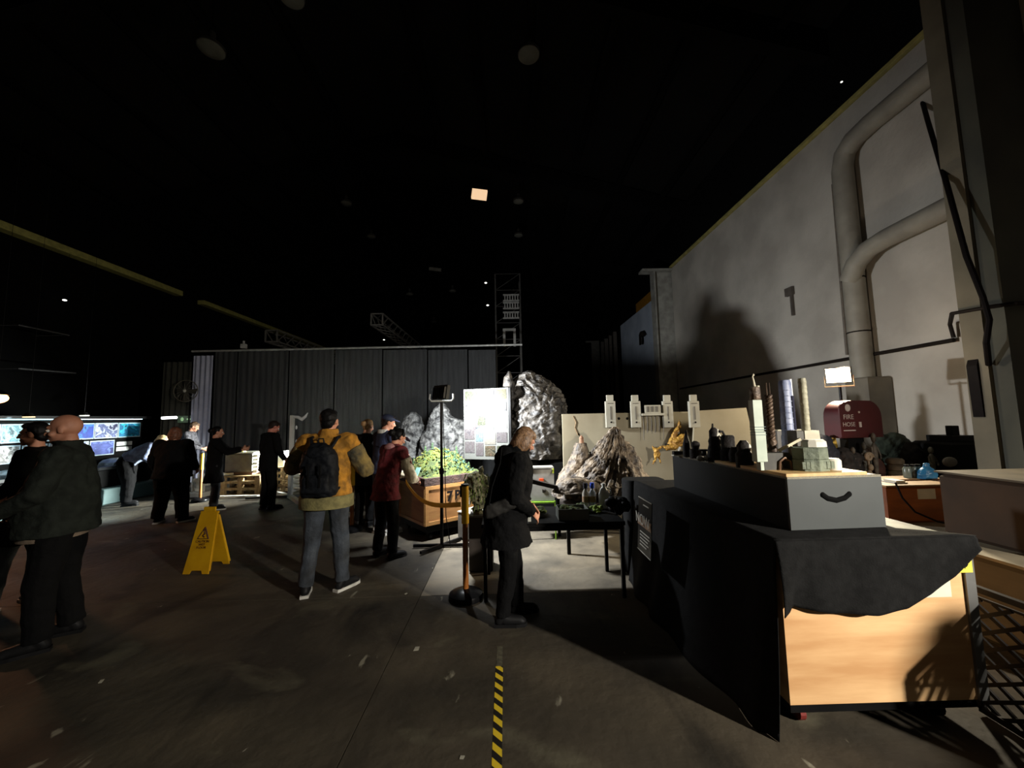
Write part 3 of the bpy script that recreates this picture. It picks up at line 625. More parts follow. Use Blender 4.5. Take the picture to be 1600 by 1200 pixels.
for xx in (x0-.0, x1): MB().bb(xx-.008, xx+.008, 5.25, 5.268, 0, zb+.01).build('frame_leg', GRF, NU, world=True)
MB().bb(x0, x1, 5.25, 5.268, zb-.16, zb-.145).build('frame_rail', GRF, NU, world=True); MB().bb(x0, x1, 5.25, 5.42, zb-.02, zb).build('frame_shelf', GRF, NU, world=True)
clump('moss_clump', on_table(840, 3.85), .09, 30, 9, mat('moss_olive', (84, 100, 34), .9, (40, 50, 20), 20), squash=.3, label='olive moss heap at the left end of the low table')
q = on_table(826, 3.62); o = MB().bb(q.x-.012, q.x+.018, q.y-.01, q.y+.02, q.z, q.z+.05).build('glue_bottle', mat('glue_white', (190, 190, 180), .5)); tag(o, 'tiny white pot on the front edge of the low table', 'pot')
# --- volcano on its base board
VY = 5.0
vx = lambda px: X(px, VY)
vz = lambda py: P(955, py, VY).z
vol = empty('model_volcano', (vx(955), VY, .62), 0, 'pointed tan volcano rock model with draped folds beside the cream panel', 'rock model')
prof = [(.62, vx(862), vx(1012)), (vz(760), vx(868), vx(1010)), (vz(740), vx(893), vx(1004)), (vz(720), vx(914), vx(996)), (vz(700), vx(933), vx(986)), (vz(690), vx(942), vx(980)), (vz(678), vx(952), vx(972)), (vz(667), vx(959), vx(966))]
crag('rock_body', ROCKT, vol, prof, .95, 11, .03, 6, nseg=320, nz=170, cy=VY, fold=.036, crump=.03, squash=.9, power=2)
crag('rock_shoulder', ROCKT, vol, [(.7, vx(868), vx(925)), (vz(735), vx(878), vx(922)), (vz(705), vx(898), vx(922)), (vz(692), vx(904), vx(918))], .4, 13, .03, 8, nseg=90, nz=70, cy=VY+.1)
q = P(911, 694, VY); MB().tube([(q.x, VY+.1, q.z-.05), (q.x, VY+.1, q.z+.07)], [.035, .028], 12).tube([(q.x, VY+.1, q.z+.07), (q.x, VY+.1, q.z+.11)], [.034, .005], 12).build('lookout_tower', mat('tower_clay', (150, 110, 84), .8), vol, world=True)
MB().prism([(X(872, 4.62), 4.62), (X(905, 4.35), 4.38), (X(1015, 4.5), 4.5), (X(1010, 5.5), 5.5), (X(878, 5.45), 5.45), (X(874, 5.1), 5.1)], (0, 0, .80-.2), (1, 0, 0), (0, 1, 0), (0, 0, 1), .03).build('base_board', mat('board_dark', (52, 44, 38), .7), vol, world=True)
for x, y in ((X(884, 4.7), 4.7), (X(1000, 4.7), 4.7), (X(870, 5.4), 5.4), (X(1000, 5.4), 5.4)): MB().bb(x-.02, x+.02, y-.02, y+.02, 0, .6).build('trestle_leg', METB, vol, world=True)
sk = MB().prism([(0, 0), (.62, -.16), (.62, -.12), (0, .05)], P(823, 754, 4.55), (1, 0, 0), (0, 0, 1), (0, 1, 0), .07); sk.build('sloping_board', mat('board_dark', (52, 44, 38), .7), vol, world=True)
crag('rubble', ROCKT, vol, [(.74, X(862, 4.6), X(948, 4.6)), (.79, X(866, 4.6), X(940, 4.6)), (.86, X(875, 4.6), X(925, 4.6)), (.90, X(885, 4.6), X(905, 4.6))], .4, 17, .03, 9, nseg=110, nz=40, cy=4.62)
# --- cream panel wall behind
PY = 5.62
CREAM = mat('panel_cream', (133, 125, 104), .8, (121, 111, 89), 1.6, bump=.15)
pw = empty('backing_panel', (X(980, PY), PY, 0), 0, 'cream plaster panel standing behind the pointed volcano model', 'panel')
MB().bb(X(880, PY), X(1089, PY), PY, PY+.06, .45, P(980, 645, PY).z).build('panel_sheet', CREAM, pw, world=True)
for px in (890, 1080): MB().bb(X(px, PY)-.03, X(px, PY)+.03, PY+.01, PY+.05, 0, .45).build('support_leg', METB, pw, world=True)
cr_ = MB().tube([P(895, 650, PY)+Vector((0, -.004, 0)), P(900, 660, PY)+Vector((0, -.004, 0)), P(898, 668, PY)+Vector((0, -.004, 0)), P(903, 680, PY)+Vector((0, -.004, 0))], .006, 5); cr_.build('crack', mat('crack_brown', (120, 96, 66), .8), pw, world=True)
for px, py in ((967, 654), (980, 654)): MB().tube([P(px, py, PY)+Vector((0, -.003, 0)), P(px, py, PY)+Vector((0, .001, 0))], .02, 12).build('bolt_hole', STN, pw, world=True)
p2 = empty('backing_panel', (X(1140, 5.3), 5.3, 0), 0, 'second cream panel with a slanted right edge behind the dark figures', 'panel')
pa_, pb_ = P(1086, 642, 5.35), P(1166, 637, 5.35)
MB().prism([(X(1076, 5.35), .6), (X(1190, 5.35), .6), (pb_.x, pb_.z), (pa_.x, pa_.z)], (0, 5.35, 0), (1, 0, 0), (0, 0, 1), (0, 1, 0), .04).build('panel_sheet', CREAM, p2, world=True)
for px in (1085, 1175): MB().bb(X(px, 5.35)-.03, X(px, 5.35)+.03, 5.35, 5.39, 0, .62).build('support_leg', METB, p2, world=True)
# gauge boxes hooked over the panel top
GW = mat('gauge_white', (150, 146, 131), .6, (140, 136, 122), 6); GS = mat('gauge_slot', (84, 78, 68), .7)
gn = ['leftmost gauge box hooked on the cream panel top', 'second gauge box, left of the small holed unit', 'third gauge box, right of the small holed unit', 'rightmost gauge box at the joint of the two cream panels']
for i, px in enumerate((953, 992, 1042, 1083)):
    Yg = PY-.02 if i < 3 else PY-.3
    q = P(px, 644, Yg); hh = P(px, 627, Yg).z-P(px, 668, Yg).z; wd = X(px+7.5, Yg)-X(px-7.5, Yg)
    t = empty('gauge_box', (q.x, Yg, P(px, 668, Yg).z), 0, 'pale '+gn[i], 'gauge box')
    MB().bb(-wd/2, wd/2, -.05, .01, 0, hh).build('box_body', GW, t)
    MB().bb(-wd*.34, wd*.34, -.04, .0, hh, hh+.09).build('box_head', GW, t)
    MB().bb(-.007, .007, -.054, -.05, hh*.3, hh*.8).build('slot', GS, t); MB().tube([(0, -.056, hh*.2), (0, -.05, hh*.2)], .013, 10).build('knob', STN, t); MB().bb(-wd*.3, wd*.3, -.053, -.05, hh*.9, hh*.93).build('print_line', GS, t)
t = empty('holed_unit', P(1018, 648, PY-.03), 0, 'small pale unit with three dark openings on the panel top', 'fixture')
q = P(1018, 647, PY-.03); u0, u1 = X(1001, PY-.03, 645)-q.x, X(1036, PY-.03, 645)-q.x
MB().bb(u0, u1, -.06, 0, -.012, .02).build('shelf', GW, t)
MB().bb(u0+.05, u1-.05, -.05, 0, .02, .14).build('unit_body', GW, t)
for k in (-1, 0, 1): MB().bb(k*.065-.016, k*.065+.016, -.055, -.05, .04, .12).build('opening', GS, t)
for k in range(6):
    x = u0+.02+k*(u1-u0-.04)/5; L_ = .36 if k in (0, 5) else .24+.02*(k % 2)
    MB().tube([(x, -.03, -.01), (x+.004, -.035, -L_*.5), (x-.004, -.03, -L_)], .0055, 5).build('hanging_wire', GS, t)
# gold creature
GOLD = mat('gold_model', (175, 134, 53), .5, (128, 90, 31), 14, bump=.6, metal=.25)
GY = 5.5; gp = lambda px, py, d=0: P(px, py, GY+d)
gc = MB()
def chain(pts, rr, seg=8):
    for i in range(len(pts)-1): gc.cap(pts[i], rr[i], pts[i+1], rr[i+1], seg=seg)
chain([gp(1020, 698), gp(1025, 704), gp(1028, 710)], [.012, .04, .035]); chain([gp(1025, 710), gp(1024, 718), gp(1020, 725)], [.028, .014, .008]); chain([gp(1029, 710, .03), gp(1031, 718, .03), gp(1032, 724, .03)], [.022, .012, .008])
chain([gp(1027, 702), gp(1034, 698), gp(1042, 700), gp(1054, 697), gp(1064, 692), gp(1072, 682)], [.02, .012, .035, .05, .045, .02])
chain([gp(1046, 694, .03), gp(1052, 684, .03), gp(1056, 674, .03), gp(1062, 666, .03), gp(1061, 656, .03)], [.03, .04, .034, .03, .006]); chain([gp(1056, 690, -.03), gp(1066, 682, -.03), gp(1073, 678, -.03)], [.04, .035, .02])
gt = empty('gold_creature', gp(1030, 728), 0, 'gold sculpted creature fixed on the cream panel right of the volcano', 'model')
MB().tube([gp(1045, 695), gp(1045, 695)+Vector((0, .13, 0))], .012, 8).build('mounting_pin', METB, gt, world=True)
remeshed(MB().add([parent_matrix(gt).inverted() @ q for q in gc.v], gc.f), 'creature_body', GOLD, gt, .009, .035, .03, 1)
# --- mossy head model and its stand
hd = empty('mossy_head', P(747, 800, 4.35), 0, 'shaggy moss covered head model on a dark stand behind the barrier post', 'model')
hp = parent_matrix(hd).translation
hb = MB(); q = P(744, 756, 4.35); hb.ball(q, (.12, .10, .13)); hb.cap(q+Vector((.02, 0, -.05)), .09, P(748, 800, 4.35), .05); hb.ball(P(752, 735, 4.35), (.03, .03, .05))
remeshed(MB().add([v_-hp for v_ in hb.v], hb.f), 'head_form', mat('moss_pale', (136, 132, 100), .9, (44, 44, 30), 14, bump=.8), hd, .012, .11, .05, 1)
mm = MB(); rnd = random.Random(5)
for _ in range(110):
    a = rnd.random()*6.28; z = rnd.random(); c = q+Vector((math.cos(a)*.12, math.sin(a)*.10, .12-.36*z)); d = Vector((math.cos(a)*.03, math.sin(a)*.03, -.05-.04*rnd.random())); mm.tube([c, c+d], [.007, .002], 4)
mm.v = [v_-hp for v_ in mm.v]; tag(mm.build('moss_strands', mat('moss_olive', (84, 100, 34), .9), hd), kind='stuff')
st = MB().bb(X(733, 4.35), X(768, 4.35), 4.22, 4.5, 0, P(748, 802, 4.35).z).build('display_stand', mat('stand_brown', (50, 42, 36), .7)); tag(st, 'dark upright stand box under the shaggy moss head', 'stand')
wt = MB().bb(X(721, 4.35), X(733.5, 4.35), 4.3, 4.42, P(725, 790, 4.35).z, P(725, 764, 4.35).z); o = wt.build('paper_cup_stack', mat('cup_white', (220, 218, 210), .6)); tag(o, 'white folded paper bundle tucked behind the barrier post', 'paper')
bx = empty('tilted_box', G(737, 848), R(-38), 'pale metal box on the floor beneath the crate corner', 'box')
zt_ = .36
MB().bb(-.25, 0, 0, .3, 0.02, zt_).build('box_body', mat('box_steel', (120, 116, 108), .45, (100, 96, 90), 3, metal=.3), bx); MB().bb(-.255, .005, -.005, .305, zt_, zt_+.015).build('lid', mat('box_lid', (190, 186, 176), .5), bx)
#PART:RIGHT
# ================================================================== RIGHT SIDE
# --- plywood table box under the black cloth
FY = 2.05; BX0, BX1, BZ0, BZ1 = 1.40, 2.36, .15, .94
PLYF = mat('box_plywood', (228, 186, 134), .6, (196, 148, 98), 2.0, stretch=(.6, 1, 4.2), bump=.05, detail=9)
tbx = empty('plywood_box', (1.88, 2.9, 0), 0, 'large plywood box table on castors, half covered by a black cloth', 'box')
MB().bb(BX0, BX1, FY, FY+.02, BZ0, BZ1).build('front_panel', PLYF, tbx, world=True)
MB().bb(BX0, BX0+.02, FY+.02, 3.86, BZ0, BZ1).build('side_panel', PLYF, tbx, world=True); MB().bb(BX1-.02, BX1, FY+.02, 3.86, BZ0, BZ1).build('side_panel', PLYF, tbx, world=True)
MB().bb(BX0, BX1, 3.86, 3.88, BZ0, BZ1).build('back_panel', PLYF, tbx, world=True)
MB().bb(BX0, BX1, FY, 3.88, BZ1, BZ1+.012).build('top_panel', mat('box_top', (128, 130, 112), .6, (92, 94, 80), 6, stretch=(3, 1, 1)), tbx, world=True)
MB().bb(BX1, BX1+.05, FY-.012, FY+.03, BZ0, BZ1+.01).build('corner_strip', mat('metal_strip', (132, 132, 130), .4, (110, 110, 108), 3, metal=.5), tbx, world=True)
MB().bb(BX0+.02, BX1+.03, FY+.03, 3.84, .09, BZ0).build('base_frame', METB, tbx, world=True)
for x, y in ((BX0+.12, FY+.12), (BX1-.1, FY+.12), (BX0+.12, 3.7), (BX1-.1, 3.7)):
    MB().tube([(x-.015, y, .042), (x+.015, y, .042)], .042, 14).bb(x-.03, x+.03, y-.03, y+.03, .05, .09).build('castor', mat('castor_red', (120, 40, 34), .5) if y < 3 and x < 2 else METB, tbx, world=True)
q = P(1462, 917, FY); MB().bb(q.x-.085, q.x+.075, FY-.004, FY, q.z-.05, q.z+.09).build('paper_note', mat('note_paper', (214, 210, 190), .6, (196, 194, 176), 5), tbx, world=True)
q = P(1508, 884, FY-.02); yn = MB().bb(q.x-.045, q.x+.04, FY-.018, FY-.012, q.z-.035, q.z+.03).build('yellow_tag', mat('tag_yellow', (230, 216, 80), .6, (220, 204, 66), 6), tbx, world=True)
for k, (dx, dz, an) in enumerate(((-.018, -.004, -15), (-.006, 0, 60), (.002, -.006, -70), (.012, 0, -50))): MB().box((q.x+dx, FY-.0185, q.z+dz), (.018, .001, .004), ry=R(an)).build('pen_mark', STN, tbx, world=True)
# --- the cloth
CLOTH = mat('black_cloth', (24, 24, 24), .95, (17, 17, 17), 20, bump=.2, bscale=120)
v = []; f = []
def grid(nu, nv, fn):
    k = len(v)
    for i in range(nu+1):
        for j in range(nv+1): v.append(fn(i/nu, j/nv))
    for i in range(nu):
        for j in range(nv): a_ = k+i*(nv+1)+j; f.append([a_, a_+nv+1, a_+nv+2, a_+1])
EDGE = [(1213, 962), (1226, 957), (1233, 948), (1243, 951), (1290, 957), (1350, 958), (1400, 950), (1440, 928), (1475, 900), (1500, 872), (1516, 857)]
def low_edge(px):
    for (a_, b_), (c_, d_) in zip(EDGE, EDGE[1:]):
        if a_ <= px <= c_: t = (px-a_)/(c_-a_); return b_*(1-t)+d_*t
    return EDGE[-1][1]
TZ = BZ1+.022
cx0 = 1.365
def left_x(y): return cx0-.09*(y-FY)/1.8
def flap(u, w_):
    px = 1213+u*303; y = FY-.03; zb = P(px, low_edge(px), y).z; x = cx0+(BX1+.05-cx0)*u
    z = TZ+(zb-TZ)*w_
    fold = .02*math.sin((u*26+w_*2.5))*math.exp(-u*3.2)*w_+.012*math.sin(u*11+w_*3)*w_
    return Vector((x, y-.0-fold-.012*math.sin(min(w_*6, 1.57)), z))
grid(90, 22, flap)
def side(u, w_):
    y = FY-.03+(3.93-FY+.03)*u; x = left_x(y); z = TZ*(1-w_)+.004
    flare = (.03+.13*math.sin(u*2.2+.35))*w_**2*(.6 if u < .03 else 1)
    return Vector((x-flare-.02*math.sin(u*24+math.sin(u*9))*w_-.012*math.sin(min(w_*8, 1.57)), y, z))
grid(110, 26, side)
def top(u, w_):
    y = FY-.03+(3.93-FY+.03)*u; xr = 2.30-.0*u if u < .07 else 2.16
    if u < .07: xr = 2.42-(u/.07)*.2
    x = left_x(y)+(xr-left_x(y))*w_
    return Vector((x, y, TZ+.004*math.sin(w_*14+u*30)*(1 if u < .08 else .2)*min(1, w_*5)*min(1, u*20)))
grid(60, 24, top)
def back(u, w_):
    x = left_x(3.93)+(2.2-left_x(3.93))*u; return Vector((x, 3.93+.02*math.sin(u*18)*w_+.04*w_, TZ*(1-w_)+.004))
grid(40, 10, back)
n_ = len(v); me_f = list(f)
cl = MB().add(v, f).build('cloth', CLOTH, smooth='all'); cl.name = 'black_cloth'; sd = cl.modifiers.new('thick', 'SOLIDIFY'); sd.thickness = .004
tag(cl, 'black cloth draped over the plywood box and hanging to the floor', 'cloth')
# poster pinned to the cloth
pc = empty('info_poster', (1.20, 3.18, .5), 0, 'small black info poster with a pale ring pinned to the black cloth', 'poster')
xp = 1.10
pt = [P(1023, 778, 3.36), P(1047, 789, 3.1), P(1049, 868, 3.02), P(1027, 855, 3.28)]
def quad_slab(name, pts, m, parent, t=.004):
    a_, b_, c_, d_ = pts; nn = (b_-a_).cross(d_-a_).normalized()*t
    return MB().add([a_, b_, c_, d_, a_+nn, b_+nn, c_+nn, d_+nn], [[0, 1, 2, 3], [7, 6, 5, 4], [0, 4, 5, 1], [1, 5, 6, 2], [2, 6, 7, 3], [3, 7, 4, 0]]).build(name, m, parent, world=True)
zt_, zb = .93, .50; yA, yB = 3.36, 3.06
pts_ = [Vector((xp+.02, yA, zt_)), Vector((xp+.02, yB, zt_)), Vector((xp-.01, yB, zb)), Vector((xp-.01, yA, zb))]
quad_slab('poster_sheet', pts_, mat('poster_black', (40, 38, 36), .4, (30, 28, 27), 4), pc, .006)
def pin(u, w_, o=-.004): return pts_[0].lerp(pts_[1], u).lerp(pts_[3].lerp(pts_[2], u), w_)+Vector((o, 0, 0))
PW = mat('poster_print', (200, 196, 186), .5); PT = mat('poster_tan', (150, 120, 90), .5, (110, 84, 64), 30)
for (ua, ub, wa, wb, mm_) in ((.0, 1, 0, .015, PW), (0, 1, .985, 1, PW), (.4, .8, .1, .12, PW), (0, 1, .36, .52, PT), (.2, .9, .62, .64, PW), (.2, .9, .68, .70, PW), (.2, .8, .74, .76, PW), (.2, .85, .80, .82, PW), (.2, .7, .86, .88, PW)):
    quad_slab('print_strip', [pin(ua, wa), pin(ub, wa), pin(ub, wb), pin(ua, wb)], mm_, pc, .002)
rm = frame_rot((0, -1, 0), (0, 0, 1))
text('print_letters', 'NOW', .12, PW, pc, pin(.5, .47, -.016), rm, .001)
# --- long grey case on the box
CS = mat('case_grey', (56, 61, 61), .6, (49, 54, 54), 3); CSD = mat('case_side_shaded', (20, 21, 22), .6, (16, 17, 18), 3)  # CSD: same case, shade of the unlit sides put into the colour
ca = empty('flight_case', (1.84, 2.18, TZ+.006), R(2.2), 'long grey topped case with a curved black handle slot on the clothed box', 'case')
cw, cl_, chh = .555, 1.36, .29
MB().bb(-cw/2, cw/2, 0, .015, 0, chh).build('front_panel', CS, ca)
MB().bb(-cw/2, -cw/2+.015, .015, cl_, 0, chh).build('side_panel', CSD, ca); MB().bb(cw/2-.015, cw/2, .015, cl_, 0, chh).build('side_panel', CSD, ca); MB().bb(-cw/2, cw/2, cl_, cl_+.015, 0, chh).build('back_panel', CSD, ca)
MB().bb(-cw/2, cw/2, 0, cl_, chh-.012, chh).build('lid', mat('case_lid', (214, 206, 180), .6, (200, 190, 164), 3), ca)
MB().bb(-cw/2, cw*.36, .004, .70, chh, chh+.018).build('wood_board', mat('birch_ply', (214, 178, 122), .55, (196, 158, 104), 4, stretch=(6, 1, 1)), ca)
hs_ = [(-.075, .03), (-.05, .012), (0, .0), (.05, .012), (.075, .03)]
MB().tube([(x+.0, .010, .155+z) for x, z in hs_], .019, 10).ball((-.078, .010, .187), .019).ball((.078, .010, .187), .019).build('handle_slot', mat('slot_black', (4, 4, 4), .9), ca)
CT = TZ+.006+chh; CB = CT+.018
# --- model towers and bases standing on the case (px centre, depth, base height)
def at(px, Y, z=CB): return Vector((X(px, Y, 700), Y, z))
def hz(py, px, Y): return P(px, py, Y).z
PG = mat('tower_paper', (196, 206, 190), .6, (176, 188, 172), 9); BRZ = mat('tower_bronze', (104, 84, 66), .5, (64, 50, 40), 14, bump=.4, metal=.3)
Y_ = 2.34; q = at(1186, Y_); t = empty('model_tower', q, 0, 'pale paper wrapped model tower with a dark top and hooked tip', 'model tower')
h1 = hz(625, 1182, Y_)-q.z; h2 = hz(604, 1182, Y_)-q.z; h3 = hz(584, 1182, Y_)-q.z
zb = hz(716, 1186, Y_)-q.z if False else .05
MB().box((0, 0, zb+(h1*.55-zb)/2), (.062, .05, h1*.55-zb)).build('tower_body', PG, t); MB().box((-.004, 0, h1*.55+(h1*.45)/2), (.056, .046, h1*.45)).build('tower_body', PG, t)
for k in range(4): MB().box((0, -.001, h1*.5+.016*k), (.066, .054, .003)).build('wrap_line', mat('wrap_line', (110, 130, 128), .6), t)
MB().box((.0, 0, zb/2), (.02, .04, zb)).build('foot', PG, t)
MB().loft([(h1, .026, .022), (h1+.01, .03, .024), (h2-.005, .028, .022), (h2, .012, .012)], 12, power=3).build('tower_top', BRZ, t, smooth=True)
MB().tube([(.02, 0, h1*.95), (.018, 0, h2+.005)], .012, 10).build('side_pipe', mat('pipe_cream', (214, 206, 180), .5), t)
MB().tube([(0, 0, h2), (-.004, 0, h2+(h3-h2)*.5), (-.008, 0, h2+(h3-h2)*.75), (0, 0, h3), (.004, 0, h3-.01)], [.008, .006, .005, .004, .004], 8).build('hooked_tip', mat('pipe_cream', (214, 206, 180), .5), t, smooth=True)
Y_ = 2.55; q = at(1207, Y_); t = empty('model_tower', q, 0, 'dark bronze twisted model tower with two thin prongs', 'model tower')
H1 = hz(618, 1207, Y_)-q.z; H2 = hz(598, 1207, Y_)-q.z
b_ = MB(); nn = 60
for hx in range(2):
    b_.tube([(math.cos(k*.62+hx*math.pi)*.012, math.sin(k*.62+hx*math.pi)*.012, H1*.35+k/nn*H1*.65) for k in range(nn+1)], .012, 8)
b_.build('twisted_shaft', BRZ, t, smooth=True)
MB().loft([(0, .03, .03), (H1*.08, .026, .026), (H1*.1, .032, .032), (H1*.13, .032, .032), (H1*.15, .024, .024), (H1*.22, .03, .03), (H1*.27, .022, .022), (H1*.33, .03, .03), (H1*.36, .024, .024), (H1*.4, .01, .01)], 16).build('ringed_base', BRZ, t, smooth=True)
for x in (-.009, .011): MB().tube([(x, 0, H1*.97), (x, 0, H2)], [.005, .003], 6).build('prong', BRZ, t)
Y_ = 2.75; q = at(1234, Y_, CB); t = empty('model_tower', q, 0, 'blue grey ribbed model tower between the bronze and cream ones', 'model tower')
H1 = hz(594, 1234, Y_)-q.z
BLT = mat('tower_blue', (150, 158, 184), .45, (112, 122, 156), 12)
MB().loft([(0, .03, .03), (.02, .045, .04), (H1*.3, .046, .04), (H1*.32, .04, .036), (H1*.97, .038, .034), (H1, .03, .03)], 16, power=2.6).build('tower_body', BLT, t, smooth=True)
for k in range(12): MB().loft([(H1*(.1+.07*k), .048-.0005*k, .042), (H1*(.1+.07*k)+.004, .048-.0005*k, .042)], 14).build('ring_rib', BLT, t)
MB().tube([(.028, -.03, H1*.25), (.024, -.032, H1*.8)], .01, 8).build('dark_groove', mat('groove_blue', (30, 30, 60), .5), t)
MB().tube([(.036, -.012, H1*.1), (.03, -.012, H1*1.01)], .014, 10).build('side_pipe', mat('pipe_white', (226, 228, 232), .4), t, smooth=True)
Y_ = 2.6; q = at(1262, Y_, CB); t = empty('model_tower', q, 0, 'cream twin pipe model tower on a pale cabinet block', 'model tower')
H1 = hz(591, 1260, Y_)-q.z; zc = hz(672, 1275, Y_)-q.z
CRM = mat('tower_cream', (190, 186, 160), .55, (160, 156, 134), 12, bump=.2)
for x, r_ in ((-.018, .016), (.014, .024)):
    MB().loft([(zc-.05, r_, r_)]+[(zc+(H1-zc)*k/10+e, r_+(.002 if e else 0), r_+(.002 if e else 0)) for k in range(10) for e in (0, .004, .008)]+[(H1, r_*.9, r_*.9)], 14).build('pipe_stack', CRM, t, smooth=True)
MB().add(*(lambda a_, b_, h_: ([(-a_, -b_, 0), (a_*1.3, -b_, 0), (a_*1.3, b_, 0), (-a_, b_, 0), (-a_, -b_, h_), (a_*.95, -b_, h_), (a_*.95, b_, h_), (-a_, b_, h_)], [[3, 2, 1, 0], [4, 5, 6, 7], [0, 1, 5, 4], [1, 2, 6, 5], [2, 3, 7, 6], [3, 0, 4, 7]]))(.05, .05, zc)).build('cabinet_block', mat('cabinet_cream', (214, 208, 182), .6), t)
MB().box((-.07, .0, zc*.5), (.06, .09, zc)).build('cabinet_side', mat('cabinet_dark', (80, 78, 70), .6), t)
Y_ = 2.30; q = at(1264, Y_); t = empty('drum_model', q, 0, 'grey green octagonal model base with a white cap at the board edge', 'model')
GGR = mat('base_green', (120, 128, 108), .7, (84, 92, 76), 10, bump=.5); hb_ = hz(698, 1264, Y_)-q.z; ht_ = hz(690, 1264, Y_)-q.z
MB().loft([(0, .105, .07), (hb_*.47, .105, .07), (hb_*.49, .1, .066), (hb_*.51, .104, .07), (hb_*.97, .102, .068), (hb_, .095, .06)], 8, power=2).build('stone_drum', GGR, t)
MB().loft([(hb_, .07, .05, .03), (ht_, .068, .048, .03), (ht_+.012, .055, .036, .03)], 10).build('white_cap', mat('cap_white', (226, 222, 206), .6, (206, 202, 188), 8), t)
for k in range(8): MB().box((-.085+.024*k, -.058, hb_*.25), (.02, .01, hb_*.3)).build('stone_block', GGR, t)
MB().loft([(0, .045, .045, .13), (.055, .045, .045, .13), (.066, .035, .035, .13)], 16).build('side_drum', mat('cap_white', (226, 222, 206), .6), t, smooth=True)
Y_ = 2.36; q = at(1213, Y_); t = empty('arch_model', q, 0, 'dark arched model base at the left edge of the board', 'model')
ah = hz(707, 1213, Y_)-q.z
arch = [(-.1, 0), (-.1, ah), (.055, ah), (.085, ah*.6), (.095, 0), (.06, 0), (.05, ah*.45), (.02, ah*.65), (-.01, ah*.45), (-.02, 0)]
MB().prism(arch, (0, -.03, 0), (1, 0, 0), (0, 0, 1), (0, 1, 0), .07).build('arch_block', mat('arch_dark', (70, 68, 58), .6, (46, 44, 38), 10), t)
MB().tube([(-.015, -.036, 0), (-.01, -.036, ah*.5), (.02, -.036, ah*.72), (.055, -.036, ah*.5), (.062, -.036, 0)], .008, 8).build('arch_rim', mat('rim_bronze', (120, 92, 70), .4, metal=.4), t, smooth=True)
t = empty('model_ramp', Vector((q.x+.02, 2.46, CB)), 0, 'slanted pale stick resting on thin uprights beside the arched base', 'model')
pa_, pb_ = P(1217, 704, 2.46), P(1250, 686, 2.46)
MB().bar(pa_, pb_, .016).build('ramp_stick', mat('stick_pale', (214, 204, 170), .6), t, world=True)
for f_ in (.1, .6): c = pa_.lerp(pb_, f_); MB().bar((c.x, c.y, CB), c, .005).build('upright', mat('stick_pale', (214, 204, 170), .6), t, world=True)
q = at(1199, 2.75); o = MB().box((q.x, q.y, CB+.06), (.04, .03, .12)).box((q.x-.03, q.y, CB+.03), (.03, .03, .06)).build('model_block', mat('cabinet_cream', (214, 208, 182), .6)); tag(o, 'small pale model block between the paper and bronze towers', 'model')
# rail frame behind the towers
t = empty('wall_model', at(1235, 3.06, CT), 0, 'low grey wall frame standing behind the model towers', 'model')
x0, x1 = X(1216, 3.05), X(1260, 3.05); zt_ = hz(673, 1235, 3.05)
MB().bb(x0, x1, 3.05, 3.07, CT, zt_).build('frame_sheet', mat('frame_grey', (96, 92, 86), .6), t, world=True); MB().bb(x0, x1, 3.04, 3.08, zt_, zt_+.01).build('frame_rail', CRM, t, world=True)
# dark figures at the far end of the case
FD = mat('figure_dark', (44, 40, 38), .6, (26, 24, 24), 14, bump=.4)
WHR = mat('bone_white', (232, 228, 214), .5, (210, 206, 190), 6)
def spire(name, px, pytop, Y, prof, label, m=FD, seg=12, extra=None):
    q = at(px, Y, CT); hh = hz(pytop, px, Y)-CT
    t = empty(name, q, 0, label, 'model figure')
    MB().loft([(z*hh, r_, r_*.9) for z, r_ in prof], seg).build('figure_body', m, t, smooth=True)
    if extra: extra(t, hh)
    return t
spire('model_spire', 1073, 672, 3.3, [(0, .03), (.1, .034), (.5, .03), (.7, .018), (1, .003)], 'thin dark pointed spire, leftmost on the case', extra=lambda t, h: MB().tube([(.032, 0, 0), (.03, 0, h*.5), (.016, 0, h*.75), (.006, 0, h)], .005, 6).build('white_edge', WHR, t))
spire('model_figure', 1087, 689, 3.2, [(0, .05), (.5, .05), (.55, .03), (.65, .03), (.75, .036), (.9, .034), (1, .012)], 'short dark hooded figure right of the thin spire')
def mask_x(t, h):
    MB().tube([(.03, -.02, .0), (.032, -.02, h*.45), (.012, -.02, h*.6), (.002, -.02, h*.72), (.02, -.02, h*.84), (.018, -.02, h*.96)], [.009, .009, .01, .012, .014, .006], 8).build('white_curve', WHR, t, smooth=True)
    MB().tube([(.04, -.02, h*.5), (.044, -.02, h*.66), (.03, -.02, h*.8)], .007, 8).build('white_curve', WHR, t, smooth=True)
    MB().box((.0, -.03, .006), (.07, .03, .012)).build('white_foot', WHR, t)
    MB().tube([(-.01, 0, h*.9), (-.006, 0, h*1.12)], [.01, .006], 8).build('top_knob', FD, t)
spire('model_figure', 1117, 668, 2.95, [(0, .06), (.3, .055), (.5, .042), (.6, .045), (.7, .036), (.9, .035), (1, .015)], 'tall dark figure with a curved white line down its front', extra=mask_x)
def crane_x(t, h):
    MB().tube([(-.02, 0, h*.75), (-.024, 0, h*1.0), (-.036, 0, h*1.14), (-.06, 0, h*1.14)], [.01, .009, .008, .012], 8).build('hook_arm', FD, t, smooth=True)
spire('model_figure', 1138, 680, 2.85, [(0, .06), (.4, .062), (.5, .05), (.95, .048), (1, .04)], 'dark block figure with a bent hook arm on top', seg=8, extra=crane_x)
spire('model_figure', 1100, 702, 3.05, [(0, .05), (.4, .05), (.6, .02), (.8, .016), (.9, .04), (1, .03)], 'low dark round topped figure left of the tall one')
